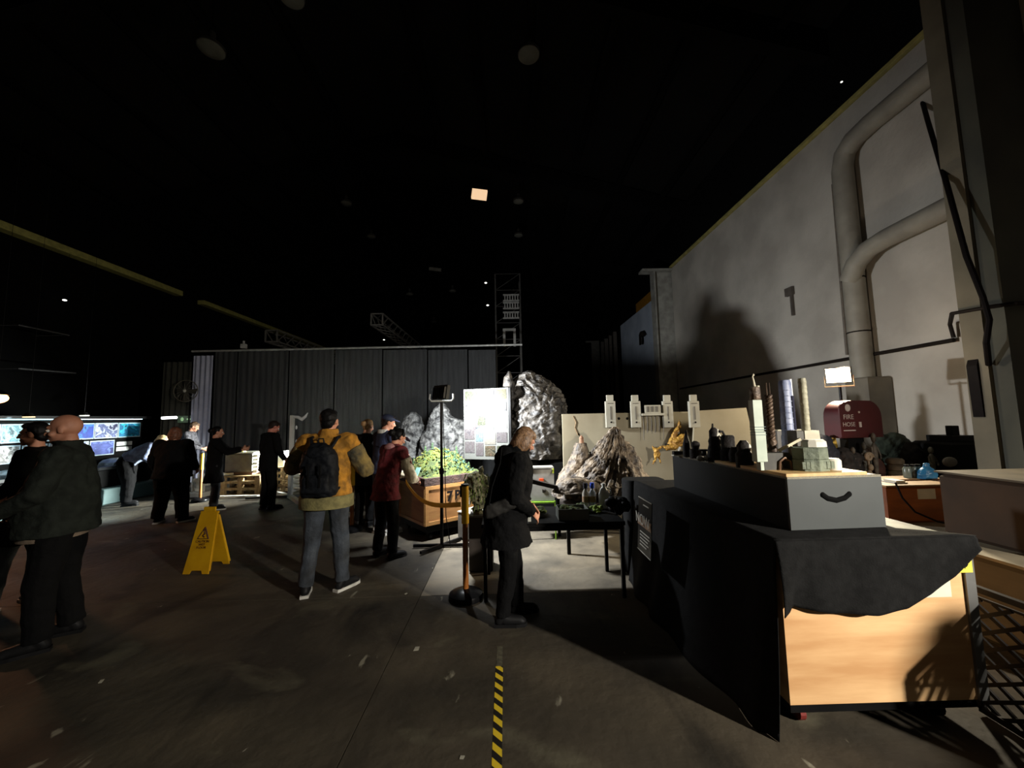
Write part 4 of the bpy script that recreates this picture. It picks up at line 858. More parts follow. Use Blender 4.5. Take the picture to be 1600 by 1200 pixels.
spire('model_figure', 1162, 688, 2.6, [(0, .055), (.5, .055), (.6, .04), (.8, .045), (1, .02)], 'dark figure with a pale chin beside the paper tower', extra=lambda t, h: MB().ball((.02, -.03, h*.75), (.012, .01, .02)).build('pale_chin', WHR, t))
spire('model_figure', 1150, 698, 2.75, [(0, .05), (.6, .052), (.8, .045), (1, .03)], 'squat dark figure right of the hook armed one')
for i, (px, py) in enumerate(((1093, 717), (1103, 716))):
    q = at(px, 2.98, CT); o = MB().ball((q.x, q.y, CT+.022), (.026, .024, .022)).tube([(q.x, q.y-.02, CT+.03), (q.x+.01, q.y-.03, CT+.036)], .006, 6).build('model_skull', mat('skull_grey', (150, 146, 136), .5, (110, 106, 98), 20)); tag(o, ('left', 'right')[i]+' one of two small grey skulls on the case edge', 'model skull')
t = empty('toy_wagon', at(1060, 3.42, CT), 0, 'tiny black and white wagon model at the far end of the case', 'model')
MB().box((0, 0, .025), (.1, .04, .03)).build('wagon_body', FD, t); MB().box((0, 0, .004), (.11, .05, .008)).build('white_base', WHR, t); MB().box((.02, 0, .055), (.03, .03, .04), ry=R(20)).build('white_load', WHR, t)
# --- draped small plinth left of the box
dp = MB(); x0, x1 = X(985, 3.95), X(1046, 3.95)
def dr_ring(z, e): return (z, (x1-x0)/2+.01+e, .14+e, (x0+x1)/2, 4.20)
dp.loft([dr_ring(.0, .035), dr_ring(.3, .022), dr_ring(.7, .005), dr_ring(.925, 0), dr_ring(.94, -.01)], 40, power=5)
o = dp.build('draped_plinth', CLOTH, smooth=True); tag(o, 'black draped plinth at the far left end of the long clothed box', 'plinth')
# --- cage grille on the right
GRL = mat('grille_steel', (46, 44, 42), .45, (36, 34, 32), 6, metal=.5)
cg = empty('cage_panel', (2.52, 1.3, 0), 0, 'dark expanded metal cage panel with diamond openings right of the plywood box', 'grille')
gx, gy0, gy1, gz0, gz1 = 2.50, 1.45, 2.16, .03, .66
for (a_, b_) in (((gx, gy0, gz1), (gx, gy1, gz1)), ((gx, gy0, gz0), (gx, gy1, gz0)), ((gx, gy0, gz0), (gx, gy0, gz1)), ((gx, gy1, gz0), (gx, gy1, gz1))): MB().bar(a_, b_, .03).build('frame_bar', GRL, cg, world=True)
MB().bar((gx, gy0, gz1-.045), (gx, gy1, gz1-.045), .012).build('frame_bar', GRL, cg, world=True)
pitch = .125; rise = .085
n1 = int((gy1-gy0)/pitch)+int((gz1-gz0)/rise)+3
for sgn in (1, -1):
    for k in range(-8, n1):
        # line y = y0 + sgn*(z-gz0)*pitch/rise, clipped to the frame
        ys_ = gy0+k*pitch; pts2 = []
        ta, tb_ = gz0, gz1-.05
        if sgn == 1: za = max(ta, gz0+(gy0-ys_)*rise/pitch); zb2 = min(tb_, gz0+(gy1-ys_)*rise/pitch)
        else: za = max(ta, gz0+(ys_-gy1)*rise/pitch); zb2 = min(tb_, gz0+(ys_-gy0)*rise/pitch)
        if zb2-za < .02: continue
        ya, yb = ys_+sgn*(za-gz0)*pitch/rise, ys_+sgn*(zb2-gz0)*pitch/rise
        MB().bar((gx+.004*sgn, ya, za), (gx+.004*sgn, yb, zb2), .012, .018).build('mesh_strand', GRL, cg, world=True)
# --- stacked crates at the right
PB = mat('pale_panel', (112, 102, 86), .7, (94, 86, 70), 2, stretch=(1, 1, 3))
t = empty('pale_crate', (4.0, 3.2, 0), 0, 'low pale wooden crate behind the cage panel under the brown box', 'crate')
MB().bb(3.3, 5.1, 1.9, 3.97, .0, .585).build('crate_body', PB, t, world=True); MB().bb(3.28, 5.12, 1.88, 3.99, .585, .605).build('crate_lid', mat('lid_edge', (150, 140, 118), .6, (116, 108, 90), 3), t, world=True)
t = empty('brown_box', (4.2, 3.0, .605), 0, 'big brown fibreboard box at the right edge on the pale crate', 'box')
MDF = mat('fibreboard', (62, 44, 27), .8, (44, 31, 18), 2.4, bump=.1)
MB().bb(3.56, 4.9, 2.62, 3.18, .605, 1.10).build('box_body', MDF, t, world=True); MB().bb(3.54, 4.92, 2.60, 3.20, 1.10, 1.115).build('box_lid', mat('fibre_lid', (96, 86, 66), .7, (76, 68, 52), 4), t, world=True)
MB().bb(3.556, 3.56, 2.60, 2.64, .61, 1.10).build('corner_edge', mat('fibre_edge', (176, 140, 96), .7), t, world=True)
t = empty('orange_crate', (3.9, 3.75, .605), 0, 'orange brown wooden crate with a torn white label beside the brown box', 'crate')
ORG = mat('orange_wood', (160, 92, 38), .6, (130, 74, 28), 3, stretch=(1, 1, 4))
MB().bb(3.42, 4.25, 3.5, 3.98, .605, .93).build('crate_body', ORG, t, world=True)
MB().bb(3.415, 3.42, 3.5, 3.98, .615, .92).build('side_panel', mat('orange_wood_dark', (120, 64, 28), .6), t, world=True)
for k in range(2): MB().bb(3.40, 4.27, 3.48+.3*k, 3.68+.3*k, .93+0.0*k, .945+.0*k).build('lid_plank', mat('plank_pale', (150, 120, 84), .6), t, world=True)
q = P(1449, 772, 3.49); MB().bb(q.x-.08, q.x+.08, 3.494, 3.5, q.z-.045, q.z+.045).build('torn_label', mat('note_paper', (214, 210, 190), .6), t, world=True)
o = MB().tube([P(1399, 754, 3.46), P(1410, 778, 3.42), P(1430, 800, 3.40), P(1465, 815, 3.36), P(1500, 822, 3.3)], .008, 6).build('loose_cable', mat('rubber_black', (20, 15, 14), .7), smooth=True); tag(o, 'thin dark cable looping down over the orange crate', 'cable')
o = MB().bb(X(1387, 3.6), X(1404, 3.6), 3.55, 3.7, .945, .957).bb(X(1388, 3.6), X(1402, 3.6), 3.56, 3.68, .957, .972).build('white_strips', WHR); o.name = 'white_strip'; tag(o, 'short pair of white strips lying on the orange crate', 'strip')
# --- warm flood lamp on its stand
fw = empty('flood_lamp_stand', (FLOOD_W.x, FLOOD_W.y, 0), math.atan2(FLOOD_W.x-.9, -(1.9-FLOOD_W.y))*-1, 'bright lit flood lamp on a stand before the right wall', 'lamp')
MB().tube([(0, .03, .76), (0, .03, 1.97)], .016, 10).build('pole', METB, fw)
for an in (30, 150, 270): MB().bar((0, .03, .79), (.2*math.cos(R(an)), .03+.2*math.sin(R(an)), .76), .03, .03).build('foot', METB, fw)
MB().box((0, .0, 2.10), (.27, .05, .21), rx=R(12)).build('lamp_housing', METB, fw)
MB().tube([(-.145, .0, 2.09), (-.15, 0, 1.95), (.15, 0, 1.95), (.145, 0, 2.09)], .009, 8).build('yoke', mat('yoke_warm', (240, 210, 160), .4), fw)
MB().box((0, -.03, 2.095), (.25, .006, .19), rx=R(12)).build('lamp_glass', mat('flood_warm', (255, 232, 190), .4, (255, 236, 200), emit=14), fw)
# --- fire hose reel cover and strip on the wall
RED = mat('reel_vinyl', (84, 20, 24), .5, (66, 16, 18), 3)
rc = empty('hose_reel_cover', (4.3, 4.8, .74), 0, 'dark red vinyl fire hose reel cover with white lettering below the lit lamp', 'cover')
rl = MB(); A0 = P(1303, 678, 4.74); D0 = P(1370, 684, 4.82)
zb = P(1315, 684, 4.75).z; zt_ = P(1318, 626, 4.75).z
def archpoly(w_, h_, r_=.2):
    pts = [(0, 0), (w_, 0), (w_, h_-r_)]+[(w_-r_+r_*math.cos(R(a_)), h_-r_+r_*math.sin(R(a_))) for a_ in range(15, 90, 15)]+[(r_-r_*math.sin(R(a_)), h_-r_+r_*math.cos(R(a_))) for a_ in range(0, 90, 15)]+[(0, h_-r_)]
    return pts
ux = Vector((D0.x-A0.x, D0.y-A0.y, 0)); wl_ = ux.length; ux.normalize(); nx = Vector((ux.y, -ux.x, 0))
MB().prism(archpoly(wl_, zt_-zb), Vector((A0.x, A0.y, zb))+nx*.08, ux, (0, 0, 1), -nx, .2).build('cover_body', RED, rc, world=True, smooth=True)
MB().prism(archpoly(wl_*.36, (zt_-zb)*.93, .09), Vector((A0.x, A0.y, zb+.01))+nx*.095, ux, (0, 0, 1), -nx, .015).build('front_flap', RED, rc, world=True)
WTX = mat('vinyl_white', (220, 206, 200), .5); rt = frame_rot(ux, (0, 0, 1))
hc = Vector((A0.x, A0.y, zb))+nx*.098+ux*wl_*.19
text('lettering', 'FIRE', .082, WTX, rc, hc+Vector((0, 0, (zt_-zb)*.50)), rt, .001); text('lettering', 'HOSE', .072, WTX, rc, hc+Vector((0, 0, (zt_-zb)*.31)), rt, .001)
MB().box(hc+Vector((0, 0, (zt_-zb)*.2)), (.17, .004, .012), rz=math.atan2(ux.y, ux.x)).build('print_bar', WTX, rc, world=True)
MB().ball(hc+Vector((0, 0, (zt_-zb)*.80)), (.035, .008, .045)).build('flame_mark', WTX, rc, world=True)
MB().ball(hc+ux*.17+nx*(-.012)+Vector((0, 0, (zt_-zb)*.68)), (.012, .01, .014)).build('figure_mark', WTX, rc, world=True); MB().bar(hc+ux*.17-nx*.012+Vector((0, 0, (zt_-zb)*.28)), hc+ux*.17-nx*.012+Vector((0, 0, (zt_-zb)*.42)), .03, .01).build('figure_mark', WTX, rc, world=True)
MB().bb((A0.x+D0.x)/2-.1, (A0.x+D0.x)/2+.1, 4.78, 4.9, .74, zb+.02).build('support_post', METB, rc, world=True)
st = empty('faded_strip', P(1382, 648, 5.9), 0, 'faded vertical row of red brown marks on the wall right of the reel cover', 'sign')
for k, (dy, w_) in enumerate(((-18, .07), (-12, .05), (-6, .09), (0, .10), (6, .06), (12, .09))):
    q = P(1380+dy*.06, 647+dy, 6.0); q.x = 5.995; MB().box((5.993, q.y, q.z), (.004, w_, .045), rx=R(17*(-1)**k)).build('painted_mark', mat('faded_red', (112, 72, 62), .8), st, world=True)
# --- back clutter table with props
ct = empty('prop_table', (4.7, 5.1, 0), 0, 'dark table along the right wall crowded with props', 'table')
MB().bb(3.95, 5.3, 4.62, 5.46, .70, .74).build('tabletop', MDF, ct, world=True)
for x in (4.0, 5.25):
    for y in (4.67, 5.41): MB().bb(x-.03, x+.03, y-.03, y+.03, 0, .70).build('leg', METB, ct, world=True)
def prop(px, Y, z=.74): return Vector((X(px, Y, 720), Y, z))
def blob(name, px, py, Y, size, m, label, cat, seed=1, disp=.05, z=.74, ds=.08):
    c = prop(px, Y, z); top_ = P(px, py, Y).z; h_ = max(top_-z, .05)
    b = MB(); b.ball((0, 0, h_*.5), (size[0], size[1], h_*.5)); rnd = random.Random(seed)
    for _ in range(5): b.ball(((rnd.random()-.5)*size[0]*1.4, (rnd.random()-.5)*size[1]*1.2, h_*(.3+.4*rnd.random())), (size[0]*.45, size[1]*.45, h_*.3))
    e = empty(name, c, 0, label, cat); o = remeshed(b, name+'_body', m, None, max(size[0]/14, .012), disp, ds, 1)
    zmin = min(q_.co.z for q_ in o.data.vertices)
    for q_ in o.data.vertices: q_.co.z -= zmin
    o.parent = None; o.location = c; bpy.data.objects.remove(e); o.name = name; return tag(o, label, cat)
RKD = mat('prop_rock', (56, 50, 46), .8, (28, 26, 26), 9, bump=.5); GRF2 = mat('prop_foam_green', (40, 50, 38), .9, (24, 32, 26), 9, bump=.5)
blob('prop_rock', 1287, 678, 4.75, (.16, .14), mat('prop_blue', (48, 52, 66), .8, (34, 36, 46), 5), 'dark blue grey rounded prop beside the yellow one', 'prop', 1)
blob('yellow_prop', 1301, 674, 4.95, (.08, .06), mat('prop_yellow', (150, 122, 36), .7, (110, 90, 26), 8), 'mustard yellow soft prop below the hose reel cover', 'prop', 2, .03)
blob('prop_rock', 1322, 700, 4.72, (.20, .12), RKD, 'dark rocky heap at the left front of the prop table', 'prop', 3, .1)
blob('prop_rock', 1345, 690, 5.28, (.16, .14), mat('prop_brown', (74, 56, 44), .8, (36, 28, 24), 12, bump=.5), 'tall brown rocky prop under the reel cover', 'prop', 4, .12)
blob('prop_foam', 1398, 677, 5.2, (.26, .14), GRF2, 'large dark green foam mound on the prop table', 'prop', 5, .08, ds=.16)
blob('prop_foam', 1428, 690, 4.85, (.14, .12), mat('prop_black', (22, 22, 22), .9, (14, 14, 14), 8), 'black foam mound at the right end of the prop table', 'prop', 6, .06)
blob('prop_rock', 1371, 716, 4.72, (.07, .06), mat('prop_rust', (84, 46, 34), .8, (56, 30, 24), 12), 'rust brown lump right of the pale spiral prop', 'prop', 7, .03)
def ringstack(px, Y, pytop, r_, n_, m, label, name, cat):
    c = prop(px, Y); h_ = P(px, pytop, Y).z-.74; e = empty(name, c, 0, label, cat)
    for k in range(n_): MB().loft([(h_*k/n_, r_*.8, r_*.8), (h_*(k+.2)/n_, r_, r_), (h_*(k+.75)/n_, r_, r_), (h_*(k+1)/n_, r_*.8, r_*.8)], 16).build('ring', m, e, smooth=True)
ringstack(1398, 4.68, 716, .085, 4, mat('ring_sand', (112, 98, 78), .7, (80, 68, 54), 12), 'sand coloured stack of rings below the green foam mound', 'ring_stack', 'prop')
t = empty('spiral_prop', prop(1358, 4.66), 0, 'pale spiral bone like prop at the front of the table', 'prop')
BNE = mat('bone_prop', (176, 156, 130), .6, (140, 122, 100), 12)
hh = P(1358, 700, 4.66).z-.74
MB().tube([(math.cos(a_*.5)*.05*(1-a_/26), 0, hh*.75+math.sin(a_*.5)*.05*(1-a_/26)) for a_ in range(22)], .018, 8).build('curl', BNE, t, smooth=True)
for k in range(3): MB().ball((.01*(-1)**k, 0, hh*.12+hh*.17*k), (.03, .03, hh*.1)).build('knuckle', BNE, t, smooth=True)
MB().tube([(0, .01, 0), (0, .01, hh*.7)], .012, 8).build('stem', BNE, t)
for i, (px, pyt, Yp) in enumerate(((1368, 676, 4.68), (1352, 690, 4.7), (1334, 698, 4.66), (1456, 698, 4.7))):
    c = prop(px, Yp); h_ = P(px, pyt, Yp).z-.74; t = empty('figurine', c, 0, ['small grey brown figurine at the right edge of the reel cover', 'grey figurine beside the tall brown rocky prop', 'pale little figurine in the dark front heap', 'slim grey green figurine near the blue bag'][i], 'figurine')
    mF = mat('figurine_%d' % (i % 2), [(112, 104, 92), (90, 92, 84)][i % 2], .6, (60, 56, 50), 14)
    MB().loft([(0, .045, .04), (.02, .045, .04), (.03, .02, .02), (h_*.35, .028, .022), (h_*.6, .036, .026), (h_*.74, .03, .022), (h_*.8, .012, .012)], 14).build('torso', mF, t, smooth=True)
    MB().ball((0, 0, h_*.9), (.024, .026, h_*.1)).build('head', mF, t, smooth=True)
    for s_ in (-1, 1): MB().tube([(s_*.032, 0, h_*.72), (s_*.05, -.02, h_*.55), (s_*.03, -.04, h_*.48)], [.011, .009, .008], 8).build('arm', mF, t, smooth=True)
q = prop(1448, 4.6); t = empty('blue_bag', (q.x, 4.3, .605+.34), 0, 'bright blue plastic bag on the orange crate by the brown box', 'bag')
t.location = (X(1449, 3.78, 745), 3.78, .945)
bg_ = MB(); bg_.loft([(0, .085, .05), (.05, .09, .055), (.09, .06, .04), (.12, .03, .02), (.15, .035, .01)], 16)
remeshed(bg_, 'bag_body', mat('bag_blue', (36, 110, 150), .4, (26, 86, 124), 10), t, .008, .02, .04, 1)
for i, (px, cc) in enumerate(((1418, (110, 118, 108)), (1428, (96, 104, 98)), (1436, (120, 124, 116)))):
    t = empty('glass_jar', (X(px, 3.86, 745), 3.86, .945), 0, ['leftmost', 'middle', 'rightmost'][i]+' of three grey green jars on the orange crate', 'jar', )
    MB().loft([(0, .028, .028), (.01, .032, .032), (.09, .032, .032), (.11, .02, .02)], 14).build('jar_body', mat('jar%d' % i, cc, .3, alpha=.9), t, smooth=True); MB().tube([(0, 0, .11), (0, 0, .13)], .022, 12).build('jar_lid', METB, t)
# black chairs / stacked dark stuff right of the duct casing
t = empty('black_cases', (0, 0, 0), 0); t.name = 'equipment_case'; tag(t, 'black equipment case against the wall behind the brown box', 'case')
x0, x1 = X(1470, 4.75), X(1538, 4.75); zt_ = P(1500, 690, 4.75).z
MB().bb(x0, 5.9, 4.62, 5.1, 0, zt_).build('case_body', PLB, t, world=True); MB().bb(x0+.05, x0+.35, 4.66, 4.95, zt_, zt_+.08).build('case_lid', METB, t, world=True); MB().bb(x0+.12, x0+.2, 4.7, 4.78, zt_+.08, zt_+.2).build('case_knob', METB, t, world=True)
q = P(1487, 722, 4.6); MB().ball((q.x, 4.62, q.z), (.09, .03, .06)).build('grey_sticker', mat('sticker_grey', (120, 118, 112), .6), t, world=True)
#PART:LEFT
# ================================================================== LEFT SIDE
# --- wet floor sign
SY = mat('sign_yellow', (200, 152, 16), .45, (180, 132, 10), 5); SDK = mat('sign_ink', (60, 20, 22), .6)
sp_ = (G(288, 896)+G(325, 898))*.5; dx_ = G(325, 898)-G(288, 896); az = math.atan2(dx_.y, dx_.x)+R(8)
ws = empty('wet_floor_sign', (sp_.x, sp_.y, 0), az, 'yellow folding wet floor caution sign standing open on the floor', 'sign')
HS, SPR, WB, WT = .62, .30, .285, .20
def sign_panel(y0, name):
    tilt = Vector((0, (SPR/2)-y0, HS)); L_ = tilt.length; up = tilt.normalized()
    poly = [(-WB/2, 0), (-WB/2+.07, 0), (-WB/2+.085, .035), (WB/2-.085, .035), (WB/2-.07, 0), (WB/2, 0), (WT/2, L_*.97), (WT/2-.02, L_), (-WT/2+.02, L_), (-WT/2, L_*.97)]
    n_ = Vector((1, 0, 0)).cross(up)
    MB().prism(poly, (0, y0, 0), (1, 0, 0), up, n_, .012).build(name, SY, ws)
    for sx in (-1, 1): MB().bar(Vector((sx*(WB/2-.004), y0, 0))+up*.03-n_*.004, Vector((sx*(WT/2-.004), y0, 0))+up*L_*.95-n_*.004, .012, .02).build('edge_rib', SY, ws)
    return up, n_, L_
up, n_, L_ = sign_panel(0, 'panel'); up2, n2, _ = sign_panel(SPR, 'panel')
MB().tube([(-WT/2, SPR/2, HS-.0), (WT/2, SPR/2, HS)], .014, 10).build('hinge', SY, ws); MB().box((0, SPR/2, HS+.03), (.13, .02, .06)).build('carry_handle', SY, ws)
rs = frame_rot((1, 0, 0), up)
def on_sign(u, v_): return Vector((u, 0, 0))+up*v_+n_*(.0145 if n_.y < 0 else -.0025)
tr = [on_sign(-.062, L_*.56), on_sign(.062, L_*.56), on_sign(0, L_*.75)]
for i in range(3): MB().bar(tr[i], tr[(i+1) % 3], .013, .004).build('warning_triangle', SDK, ws)
MB().tube([on_sign(.0, L_*.68), on_sign(.008, L_*.64), on_sign(-.012, L_*.61), on_sign(.01, L_*.585)], .006, 6).ball(on_sign(-.006, L_*.70), .009).build('slipping_figure', SDK, ws)
for txt_, v_ in (('CAUTION', .50), ('WET', .45), ('FLOOR', .40)): text('lettering', txt_, .034, SDK, ws, on_sign(0, L_*v_), rs, .001, world=False)
# --- hazard tape on the floor
tp = MB(); ta, tb_ = G(781, 1010), G(776, 1205)
tdir = Vector((tb_.x-ta.x, tb_.y-ta.y, 0)); tl = tdir.length; tdir.normalize(); tn = Vector((-tdir.y, tdir.x, 0)); ex = tdir*.25
def hz_mat():
    m = mat('hazard_tape', (214, 184, 40), .6); nt = m.node_tree; N = nt.nodes; L = nt.links; b = N['Principled BSDF']
    tc = N.new('ShaderNodeTexCoord'); sx = N.new('ShaderNodeSeparateXYZ'); L.new(tc.outputs['Object'], sx.inputs[0])
    a1 = N.new('ShaderNodeMath'); a1.operation = 'MULTIPLY_ADD'; L.new(sx.outputs[0], a1.inputs[0]); a1.inputs[1].default_value = 1.0; L.new(sx.outputs[1], a1.inputs[2])
    a2 = N.new('ShaderNodeMath'); a2.operation = 'MODULO'; a3 = N.new('ShaderNodeMath'); a3.operation = 'ADD'; L.new(a1.outputs[0], a3.inputs[0]); a3.inputs[1].default_value = 20; L.new(a3.outputs[0], a2.inputs[0]); a2.inputs[1].default_value = .088
    a4 = N.new('ShaderNodeMath'); a4.operation = 'GREATER_THAN'; L.new(a2.outputs[0], a4.inputs[0]); a4.inputs[1].default_value = .044
    mx = N.new('ShaderNodeMix'); mx.data_type = 'RGBA'; L.new(a4.outputs[0], mx.inputs[0]); mx.inputs[6].default_value = (*lin((22, 20, 16)), 1); mx.inputs[7].default_value = (*lin((214, 184, 40)), 1)
    L.new(mx.outputs[2], b.inputs['Base Color']); return m
seg0 = ta+tdir*.22; seg1 = tb_+ex
w2 = .024
o = MB().add([seg0+tn*w2, seg0-tn*w2, seg1-tn*w2, seg1+tn*w2]+[q+Vector((0, 0, .001)) for q in (seg0+tn*w2, seg0-tn*w2, seg1-tn*w2, seg1+tn*w2)], [[0, 1, 2, 3], [7, 6, 5, 4], [0, 4, 5, 1], [1, 5, 6, 2], [2, 6, 7, 3], [3, 7, 4, 0]]).build('floor_tape', hz_mat()); tag(o, 'yellow and black hazard tape strip stuck on the floor in front', 'tape')
o = MB().add([ta+tn*.02, ta-tn*.02, seg0-tn*.02, seg0+tn*.02]+[q+Vector((0, 0, .001)) for q in (ta+tn*.02, ta-tn*.02, seg0-tn*.02, seg0+tn*.02)], [[0, 1, 2, 3], [7, 6, 5, 4], [0, 4, 5, 1], [1, 5, 6, 2], [2, 6, 7, 3], [3, 7, 4, 0]]).build('floor_tape', mat('worn_tape', (92, 88, 70), .7, (64, 60, 48), 30)); tag(o, 'worn grey end of the floor tape toward the woman in black', 'tape')
LITT = mat('litter_pale', (170, 166, 150), .7)
for i, (px, py, a_, b_, lb) in enumerate(((651, 1014, .035, .05, 'pale rectangular scrap on the floor right of centre'), (634, 928, .03, .02, 'small white scrap on the floor beside the barrier post'), (158, 1065, .04, .02, 'small pale scrap on the dark floor at the lower left'), (722, 1184, .022, .02, 'tiny pale scrap near the bottom beside the hazard tape'), (676, 888, .012, .012, 'speck of white litter before the lamp stand'))):
    q = G(px, py); r_ = random.Random(i); o = MB().prism([(-a_/2, -b_/2), (a_/2, -b_/2*.8), (a_/2*.9, b_/2), (-a_/2*.8, b_/2*.9)], (q.x, q.y, .001), (math.cos(i), math.sin(i), 0), (-math.sin(i), math.cos(i), 0), (0, 0, 1), .002).build('paper_scrap', LITT); tag(o, lb, 'litter')
# --- poster wall with lit prints
LX = -9.1
pwl = empty('poster_wall', (LX, 7.2, 0), 0, 'black display wall with two rows of lit underwater photographs', 'display wall')
MB().bb(LX-.06, LX, 4.3, 9.75, 0, 1.78).build('wall_board', BLK, pwl, world=True)
MB().bb(LX-.04, LX+.22, 4.3, 9.75, 1.78, 1.84).build('light_canopy', METB, pwl, world=True)
FRW = mat('print_border', (176, 196, 206), .5)
bl = [print_mat('sea_teal', [(110, 170, 180), (20, 60, 70), (150, 200, 200), (60, 110, 120)], 5, dim=.9), print_mat('sea_rock', [(150, 170, 170), (30, 36, 40), (120, 180, 190), (60, 70, 74)], 5, dim=.9), print_mat('sea_deep', [(20, 50, 130), (8, 20, 60), (30, 90, 170), (14, 40, 110)], 5, dim=1.1),
      print_mat('sea_grey', [(110, 120, 160), (24, 26, 60), (170, 180, 200), (50, 60, 100)], 6, dim=1), print_mat('sea_cyan', [(16, 110, 150), (6, 40, 60), (30, 160, 190), (10, 70, 100)], 5, dim=1.1), print_mat('photo_grey', [(150, 146, 140), (60, 58, 56), (200, 196, 190), (96, 92, 88)], 6, dim=.9), print_mat('sea_moon', [(70, 84, 150), (24, 30, 80), (90, 110, 180), (40, 52, 110)], 4, dim=1)]
def lprint(px0, px1, zt_, zb, m):
    ya = -1; d = ray(px0, 680); y0 = d.y*(LX+.01)/d.x; d = ray(px1, 680); y1 = d.y*(LX+.01)/d.x
    MB().bb(LX, LX+.006, y0, y1, zb, zt_).build('print_mount', FRW, pwl, world=True)
    MB().bb(LX+.006, LX+.01, y0+.015, y1-.015, zb+.02, zt_-.02).build('photo_print', m, pwl, world=True)
for (a_, b_, m_) in ((-46, 1, bl[0]), (2, 48, bl[0]), (49, 84, bl[1]), (85, 118, bl[4]), (119, 147, bl[2]), (148, 184, bl[3]), (185, 219, bl[4])): lprint(a_, b_, 1.69, 1.345, m_)
for (a_, b_, m_) in ((-40, 0, bl[5]), (1, 34, bl[5]), (37, 76, bl[5]), (78, 112, bl[5]), (114, 140, bl[3]), (142, 180, bl[6])): lprint(a_, b_, 1.30, .97, m_)
def lx_y(px): d = ray(px, 700); return d.y*(LX+.01)/d.x
y0, y1 = lx_y(182), lx_y(206)
for zc in (1.20, 1.08): MB().bb(LX, LX+.008, y0, y1, zc-.045, zc+.045).build('text_card', mat('card_white', (206, 210, 206), .6, (180, 184, 184), 40, stretch=(1, 1, 6)), pwl, world=True)
MB().bb(LX+.10, LX+.14, 4.4, 9.6, 1.765, 1.78).build('strip_light', mat('strip_glow', (190, 235, 255), .4, (190, 235, 255), emit=2.5), pwl, world=True)
area('poster_strip_beam', (LX+.30, 7.0, 1.76), (LX+.02, 7.0, 1.45), 42, (.62, .88, 1), 5.0, .06, 150).rotation_euler = (Vector((-.3, 0, -.42)).to_track_quat('-Z', 'X').to_euler())
dk = empty('display_desk', (LX+.5, 7, 0), 0, 'long black display desk under the lit photographs', 'desk')
DG = mat('desk_gloss', (40, 42, 44), .3, (30, 32, 34), 4)
MB().bb(LX+.02, LX+.62, 4.3, 9.5, .70, .76).build('desk_top', DG, dk, world=True); MB().bb(LX+.05, LX+.55, 4.35, 9.45, .32, .70).build('desk_front', PLB, dk, world=True)
MB().bb(LX+.02, LX+.8, 4.2, 9.6, .0, .32).build('desk_plinth', mat('plinth_teal_lit', (70, 92, 92), .7, (56, 76, 76), 3), dk, world=True)  # teal light on the plinth is part of its colour
PGY = mat('prop_greyglass', (120, 130, 136), .35, (70, 76, 80), 7)
for i, (yy, w_, h_) in enumerate(((5.6, .5, .16), (6.3, .42, .22), (7.1, .5, .12), (8.1, .45, .18), (8.9, .5, .14))):
    o = MB().prism([(-w_/2, 0), (w_/2, 0), (w_*.42, h_*.6), (w_*.1, h_), (-w_*.3, h_*.8), (-w_*.46, h_*.4)], (LX+.12, yy, .76), (0, 1, 0), (0, 0, 1), (1, 0, 0), .34).build('model_prop', PGY); tag(o, ['low grey model prop nearest on the black desk', 'tall grey model prop second on the black desk', 'flat grey model prop in the middle of the black desk', 'grey model prop fourth along the black desk', 'grey model prop at the far end of the black desk'][i], 'model')
for px, py, Y, col, nm, lb in ((45, 651, 6.6, (255, 224, 150), 'yellow', 'small yellow spot lamp above the lit photographs'), (132, 649, 8.0, (255, 255, 240), 'white', 'small white spot lamp above the lit photographs')):
    q = P(px, py, Y); t = empty('spot_lamp', q, 0, lb, 'lamp'); MB().tube([(0, 0, 0), (0, 0, .06)], [.075, .04], 14).build('shade', METB, t); MB().tube([(0, 0, -.012), (0, 0, .002)], .07, 14).build('bulb_face', mat('spot_'+nm, col, .4, col, emit=3), t)
    MB().tube([(0, 0, .06), (0, 0, EZ+.35-q.z+(q.x+13.2)*.28)], .003, 5).build('cord', METB, t)
q = P(-6, 622, 5.9); t = empty('orange_lamp', q, 0, 'glowing orange lamp cut by the left edge of the picture', 'lamp')
MB().ball((0, 0, 0), (.12, .12, .08)).build('bulb', mat('orange_glow', (255, 170, 110), .4, (255, 150, 90), emit=9), t, smooth=True); MB().tube([(0, 0, .05), (0, 0, .12)], [.13, .05], 14).build('shade', METB, t); MB().tube([(0, 0, .12), (0, 0, EZ+.35-q.z+(q.x+13.2)*.28)], .003, 5).build('cord', METB, t)
# --- exit sign, white lamp and fan
q = P(291, 655, 11.0); t = empty('exit_sign', q, 0, 'green illuminated exit sign by the pale drape', 'sign')
MB().box((0, 0, 0), (.44, .05, .20)).build('sign_box', mat('exit_green', (54, 74, 52), .5, (46, 64, 46), 8, emit=.25), t); MB().ball((-.09, -.03, 0), (.045, .006, .055)).build('running_figure', mat('exit_pale', (150, 190, 140), .5, emit=.5), t); MB().box((.10, -.03, 0), (.12, .006, .04)).build('arrow', mat('exit_pale', (150, 190, 140), .5, emit=.5), t)
MB().tube([(.15, 0, .1), (.15, 0, .26), (.26, 0, .26)], .012, 6).build('bracket', METB, t)
q = P(265, 653, 10.6); t = empty('tube_lamp', q, 0, 'short bright white lamp left of the exit sign', 'lamp'); MB().tube([(-.2, 0, 0), (.18, .0, .01)], .035, 10).build('tube', mat('tube_white', (255, 255, 255), .4, (255, 255, 255), emit=6), t, smooth=True); MB().tube([(-.18, .03, .05), (.16, .03, .05)], .02, 8).build('fitting', METB, t)
q = P(293, 611, 10.75); t = empty('wall_fan', q, 0, 'round wire caged fan before the pale drape', 'fan')
FNM = mat('fan_wire', (110, 106, 90), .5, (96, 92, 78), 6, metal=.2); rf_ = .33
